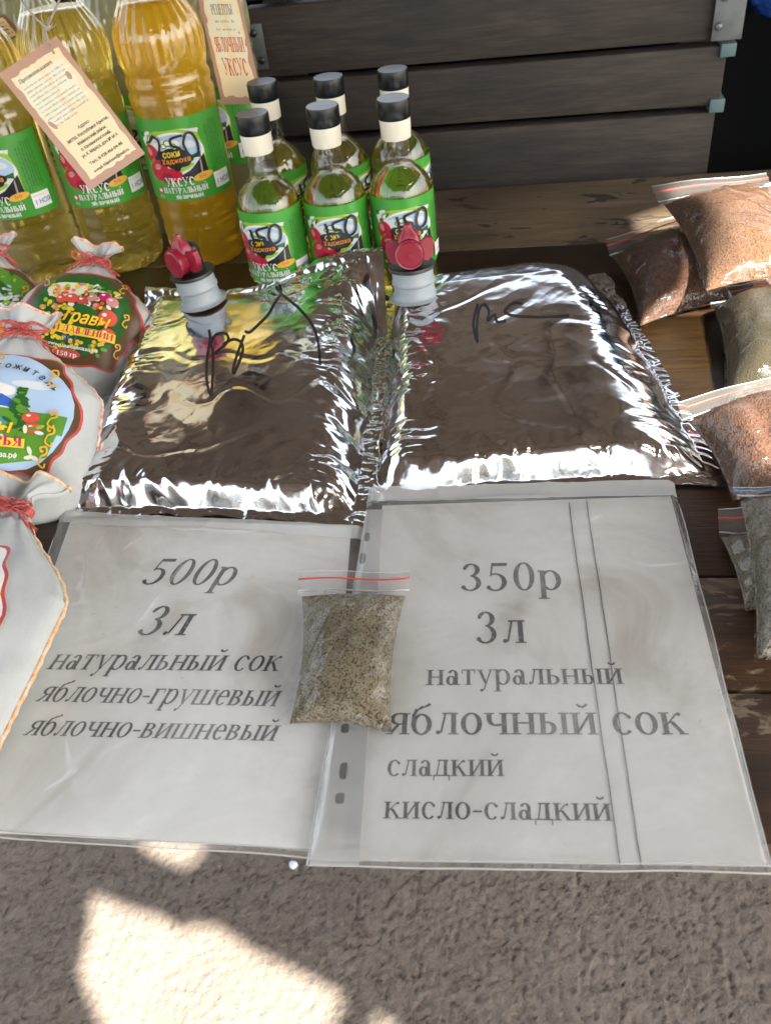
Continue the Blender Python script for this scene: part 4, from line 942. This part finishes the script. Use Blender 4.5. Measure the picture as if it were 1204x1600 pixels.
# ------------------------------------------------------------------ white cloth sachets
def sachet(label, cpx, z, W, Hh, D, upx, facing, seed, art, stitch, rim=True):
    """cpx: body centre, upx: a pixel the neck points to; facing 0..1 leans the front from straight up to straight at the viewer"""
    c = at(cpx[0], cpx[1], z); n = Vector((0, 0, 1)).lerp((CAM-c).normalized(), facing).normalized()
    u = at(upx[0], upx[1], z)-c; ey = (u-n*u.dot(n)).normalized(); ex_ = ey.cross(n)
    t = thing('herb_sachet', label, 'herb sachet', c, 'white cloth herb sachets tied with red yarn')
    X = lambda x, y, zz: c+ex_*x+ey*y+n*zz
    def wid(s_):
        if s_ < .22: k = (1-(1-s_/.22)**2.6)**(1/2.6)
        elif s_ < .58: k = 1
        elif s_ < .86: k = 1-.84*sstep(.55, .90, s_)
        elif s_ < .90: k = .16
        else: k = .16+.24*sstep(.89, 1, s_)
        return max(.02, k)*W/2
    def thk(s_):
        if s_ < .9: k = max(.05, math.sin(math.pi*min(1, (s_+.02)/.90)))**.62
        else: k = .24
        if .84 < s_: k = .22
        return k*D/2
    def pt(a, s_):
        w, d = wid(s_), thk(s_); ca, sa = math.cos(a), math.sin(a); e = 2/2.4
        x = w*math.copysign(abs(ca)**e, ca); zz = d*math.copysign(abs(sa)**e, sa)
        nn = noise.noise(Vector((x*22, s_*5, seed)))*.004+noise.noise(Vector((x*60, s_*8, seed+2)))*.0014
        gath = sstep(.5, .86, s_); zz += (nn+.0025*gath*math.sin(a*11+seed))*(1 if zz > 0 else .4)*(w/(W/2)+.12)
        if s_ > .9: zz += .006*math.sin(x*170+seed)
        return X(x, (s_-.45)*Hh, zz)
    MB().grid(lambda q, s_: pt(2*math.pi*q, s_), 96, 90, 0, closeu=True).build('cloth', CLOTH, t)
    def front(x, y):
        s_ = y/Hh+.45; w, d = wid(s_), thk(s_); q = max(0, 1-min(1, abs(x)/w)**2.4)**(1/2.4)
        zz = d*q; nn = noise.noise(Vector((x*22, s_*5, seed)))*.004+noise.noise(Vector((x*60, s_*8, seed+2)))*.0014
        return zz+nn*(w/(W/2)+.12)+.0025*sstep(.5, .86, s_)*0
    if art:
        A = Art(.0010, 1.6e-5); art(A); A.build('sticker', lambda x, y, h: X(x, y, front(x, y)+h), t, .003)
    if rim:
        for a0 in (0.0, math.pi):
            pts = [pt(a0, .04+.82*i/60) for i in range(61)]
            cc_ = X(0, 0, 0); pts = [p+(p-cc_).normalized()*.0006 for p in pts]
            m = MB(); m.tube([p+.0007*Vector((math.sin(i*1.9), math.cos(i*1.9), 0)) for i, p in enumerate(pts)], .0019, 6); m.build('seam_stitching', stitch, t)
        rp = [pt(2*math.pi*i/64, 1.0) for i in range(65)]; MB().tube(rp, .0016, 6).build('hem_stitching', stitch, t)
    yb = MB()
    for k in range(4): yb.tube([X(wid(.875)*1.15*math.cos(a)+.0006*math.sin(3*a+k), (.868+.006*k-.45)*Hh, (thk(.875)*1.35)*math.sin(a)) for a in [2*math.pi*i/24 for i in range(25)]], .0017, 6)
    z0 = thk(.875)*1.3
    for s in (-1, 1):
        j1, j2 = random.uniform(-.005, .005), random.uniform(-.006, .006)
        yb.tube(smooth_pts([X(0, .425*Hh, z0), X(s*.010+j1, .445*Hh+j2, z0+.005), X(s*.021+j2, .437*Hh+j1, z0+.003), X(s*.017, .412*Hh+j2, z0+.003), X(0, .425*Hh, z0)]), .0013, 6)
        yb.tube(smooth_pts([X(0, .425*Hh, z0), X(s*.012, .40*Hh, z0+.003), X(s*.024+j1, .375*Hh+j2, z0-.004)]), .0012, 6)
        for q in range(10): yb.tube(smooth_pts([X(random.uniform(-.016, .016), .425*Hh+random.uniform(-.01, .01), z0+.002), X(random.uniform(-.012, .012), .425*Hh+random.uniform(-.006, .006), z0+.005), X(random.uniform(-.018, .018), .42*Hh+random.uniform(-.012, .01), z0+.002)]), .0004, 4)
        for q in range(7):
            r1, r2 = random.uniform(-.005, .005), random.uniform(-.008, .002)
            yb.tube(smooth_pts([X(s*.020, .382*Hh, z0-.002), X(s*.026+r1, .362*Hh+r2, z0-.004)]), .0005, 4)
    yb.build('yarn_tie', RED_YARN, t)
    return t
def plaque(A, w, h, m1, m2):
    def shape(k):
        q = []
        for i in range(96):
            a = 2*math.pi*i/96; r = 1+.055*math.cos(6*a)+.03*math.cos(12*a); ca, sa = math.cos(a), math.sin(a)
            q.append((k*w/2*r*math.copysign(abs(ca)**.72, ca), k*h/2*r*math.copysign(abs(sa)**.72, sa)))
        return q
    A.poly(shape(1.0), m1); A.poly(shape(.965), m2)
def scroll(A, x, y, s, flip=1, m='gold'):
    A.stroke([(x, y), (x+flip*s*.5, y+s*.3), (x+flip*s*.4, y+s*.9), (x-flip*s*.1, y+s*.8), (x, y+s*.45), (x+flip*s*.2, y+s*.5)], s*.2, m)
    A.stroke([(x, y), (x-flip*s*.2, y-s*.7), (x+flip*s*.3, y-s*1.1), (x+flip*s*.4, y-s*.7)], s*.16, m)
def art_pressure(A):
    w, h = .112, .110; plaque(A, w, h, 'brick', 'bark'); rr = random.Random(4)
    A.ell(0, .003, .048, .046, 'dgreen', wob=.02); A.ell(-.006, .026, .030, .012, 'pale'); A.ell(.012, .012, .02, .016, 'bark')
    for i in range(90):
        x, y = rr.uniform(-.036, .036), rr.uniform(.004, .036); A.ell(x, y, rr.uniform(.0014, .004), rr.uniform(.0012, .003), rr.choice(['yellow', 'gold', 'leaf', 'dgreen', 'pale', 'rose', 'tomato', 'lime', 'white']), rr.uniform(0, 180), 10)
    for x, y, r, m in ((-.010, .017, .0065, 'tomato'), (.001, .015, .006, 'brick'), (.010, .019, .005, 'rose'), (.022, .022, .006, 'magenta'), (.030, .017, .006, 'rose'), (-.020, .015, .005, 'tomato')):
        A.ell(x, y, r, r*.92, m); A.ell(x-r*.3, y+r*.35, r*.3, r*.22, 'white')
    A.ell(.008, .002, .016, .006, 'dgreen', -25)
    for i in range(70): A.ell(-.030+rr.uniform(-.014, .026), -.010+rr.uniform(-.02, .016), .0022, .0018, rr.choice(['yellow', 'gold', 'yellow']), 0, 8)
    for i in range(40): A.ell(rr.uniform(-.02, .03), -.036+rr.uniform(-.006, .010), .0022, .0018, rr.choice(['yellow', 'gold', 'leaf']), 0, 8)
    for x, y, r in ((.028, -.002, .0092), (.030, -.020, .008)): A.ell(x, y, r, r*.95, 'brick'); A.ell(x, y, r*.93, r*.88, 'tomato'); A.ell(x-r*.35, y+r*.35, r*.25, r*.2, 'white')
    A.text('Травы', -.0182, -.0098, .0135, 'brick', .047, 2.6, .25, -4, serif=False); A.text('Травы', -.0175, -.0092, .0130, 'yellow', .046, 1.6, .25, -4, serif=False)
    A.poly([(-.036, -.0125), (.038, -.018), (.038, -.0275), (-.036, -.022)], 'yellow')
    A.text('ПРИ ДАВЛЕНИИ', -.034, -.0205, .0068, 'magenta', .070, 2.0, 0, -4)
    A.text('№ 7', -.013, -.0305, .0062, 'blue', .0155, 2.0, 0, -3); A.text('www.чаикавказа.рф', -.026, -.0362, .0032, 'white', .050, 1.2, 0, -4, serif=False)
    A.ell(-.006, -.0430, .013, .0042, 'brick', -3); A.text('150 гр', -.0165, -.0450, .0042, 'white', .020, 1.6, 0, -3)
    for x, y, f in ((.036, .038, 1), (-.036, .036, -1), (.044, .000, 1), (.040, -.034, 1)): scroll(A, x, y, .007, f)
def art_mountain(A):
    w, h = .118, .116; plaque(A, w, h, 'brick', 'bark'); rr = random.Random(9)
    A.ell(0, 0, .0565, .055, 'sky', wob=.02); A.ell(-.02, .018, .03, .008, 'white'); A.ell(.022, .026, .018, .004, 'mist')
    A.poly([(-.05, .002), (-.034, .018), (-.026, .013), (-.012, .026), (-.002, .014), (.006, .010), (.016, .002)], 'blue')
    A.poly([(-.034, .018), (-.026, .013), (-.030, .006)], 'white'); A.poly([(-.012, .026), (-.002, .014), (-.008, .008), (-.014, .012), (-.018, .006)], 'white'); A.poly([(-.05, .002), (.02, .002), (.03, -.002), (-.05, -.004)], 'mist')
    A.poly([(-.052, -.002), (.0, .0005), (.052, -.001), (.050, -.02), (-.052, -.018)], 'leaf'); A.ell(-.024, -.013, .030, .008, 'lake'); A.ell(-.02, -.016, .02, .004, 'mist')
    A.poly([(-.05, -.016), (-.02, -.022), (.01, -.016), (.048, -.014), (.040, -.04), (0, -.05), (-.04, -.04)], 'leaf')
    for i in range(46):
        y = rr.uniform(-.018, .020); wd = (.020-y)*.24+.001; A.ell(.014+rr.uniform(-wd, wd), y, .0042, .0017, rr.choice(['dgreen', 'leaf', 'dgreen']), rr.uniform(-35, 35), 8)
    for x, y in ((.024, -.006), (.027, -.016)): A.ell(x, y, .0072, .0052, 'brick', 10); A.ell(x, y, .0066, .0047, 'tomato', 10); A.ell(x-.002, y+.0016, .0018, .001, 'white', 10)
    for i in range(26): A.ell(rr.uniform(-.03, .034), rr.uniform(-.042, -.014), .004, .0018, rr.choice(['leaf', 'lime', 'dgreen', 'white', 'pale']), rr.uniform(0, 180), 8)
    for k, ch in enumerate('Долгожитель'):
        a = R_(128-k*9.2); A.text(ch, .049*.92*math.cos(a), .049*.86*math.sin(a)-.003, .0062, 'ink', None, 1.2, .2, math.degrees(a)-90, 'c', serif=False)
    A.text('Цветы', -.040, -.0245, .012, 'brick', .050, 2.2, .25, 2, serif=False); A.text('Цветы', -.0395, -.0240, .0116, 'yellow', .049, 1.4, .25, 2, serif=False)
    A.poly([(-.046, -.037), (.022, -.0345), (.022, -.0265), (-.046, -.028)], 'yellow'); A.text('ПРЕДГОРЬЯ', -.044, -.0355, .0078, 'magenta', .064, 2.0, 0, 2)
    A.text('www.чаикавказа.рф', -.034, -.045, .0042, 'white', .052, 1.3, 0, 2, serif=False)
    for x, y, f in ((.040, -.006, 1), (.040, -.022, 1), (.036, .034, 1), (.036, -.040, 1), (-.01, .046, 1)): scroll(A, x, y, .0085, f, 'gold')
def art_yarrow(A):
    plaque(A, .112, .112, 'brick', 'bark'); rr = random.Random(2); A.ell(0, .002, .053, .052, 'leaf', wob=.02); A.ell(-.01, .02, .034, .02, 'dgreen')
    for i in range(90): A.ell(.018+rr.gauss(0, .010), .006+rr.gauss(0, .007), .0022, .002, rr.choice(['white', 'white', 'mist']), 0, 8)
    for i in range(60): A.ell(rr.uniform(-.03, .03), rr.uniform(.0, .044), .003, .0014, rr.choice(['leaf', 'lime', 'dgreen', 'sky']), rr.uniform(0, 180), 8)
    for i in range(70): A.ell(.014+rr.gauss(0, .013), -.016+rr.gauss(0, .006), .0024, .002, rr.choice(['yellow', 'gold']), 0, 8)
    A.poly([(-.04, -.026), (.034, -.026), (.034, -.036), (-.04, -.036)], 'yellow'); A.text('КА', .012, -.0345, .0075, 'magenta', .018, 2.0)
    for x, y, f in ((.040, .018, 1), (.042, -.006, 1)): scroll(A, x, y, .008, f)
def art_edge(A):
    B = A; A = Art(); plaque(A, .125, .15, 'brick', 'white'); A.ell(0, 0, .058, .055, 'mist'); A.ell(.03, -.02, .02, .018, 'yellow', wob=.1); A.ell(.028, .024, .018, .012, 'sky'); rr = random.Random(6)
    for i in range(40): A.ell(rr.uniform(-.01, .05), rr.uniform(-.04, .03), .003, .0022, rr.choice(['yellow', 'gold', 'leaf', 'mist', 'blue']), rr.uniform(0, 180), 8)
    for y in (.02, -.01): scroll(A, .052, y, .009, 1)
    for p, h_, m, k in A.items: B.items.append(([(x-.016, y) for x, y in p], h_, m, k))
sachet('white cloth herb sachet with a yarrow sticker at the left edge, behind the others', (-18, 500), .05, .135, .185, .06, (20, 375), .55, 3, art_yarrow, STITCH)
sachet('white cloth herb sachet numbered 7, touching the left foil pouch', (132, 512), .045, .128, .175, .055, (185, 395), .55, 5, art_pressure, STITCH)
sachet('white cloth herb sachet with a blue mountain and fruit sticker', (14, 662), .055, .150, .205, .06, (70, 520), .55, 8, art_mountain, STITCH)
sachet('white cloth herb sachet with orange stitching lying on the 500р price sheet', (-95, 1000), .030, .155, .29, .05, (55, 770), .12, 12, art_edge, STITCH2)

# ------------------------------------------------------------------ bits on the ground
q = at(459, 1354, -TOP)
sc_ = MB().grid(lambda u, v: q+Vector((.0065*(1+.3*noise.noise(Vector((u*5, v*5, 1))))*math.sin(math.pi*v)*math.cos(2*math.pi*u), .006*math.sin(math.pi*v)*math.sin(2*math.pi*u), .005+.005*math.cos(math.pi*v)*(1+.3*noise.noise(Vector((u*4, v*9, 3)))))), 14, 9, 0, closeu=True)
tag(sc_.build('paper_scrap', LC('mist'), smooth=False), 'tiny crumpled white scrap on the ground below the table edge', 'scrap')
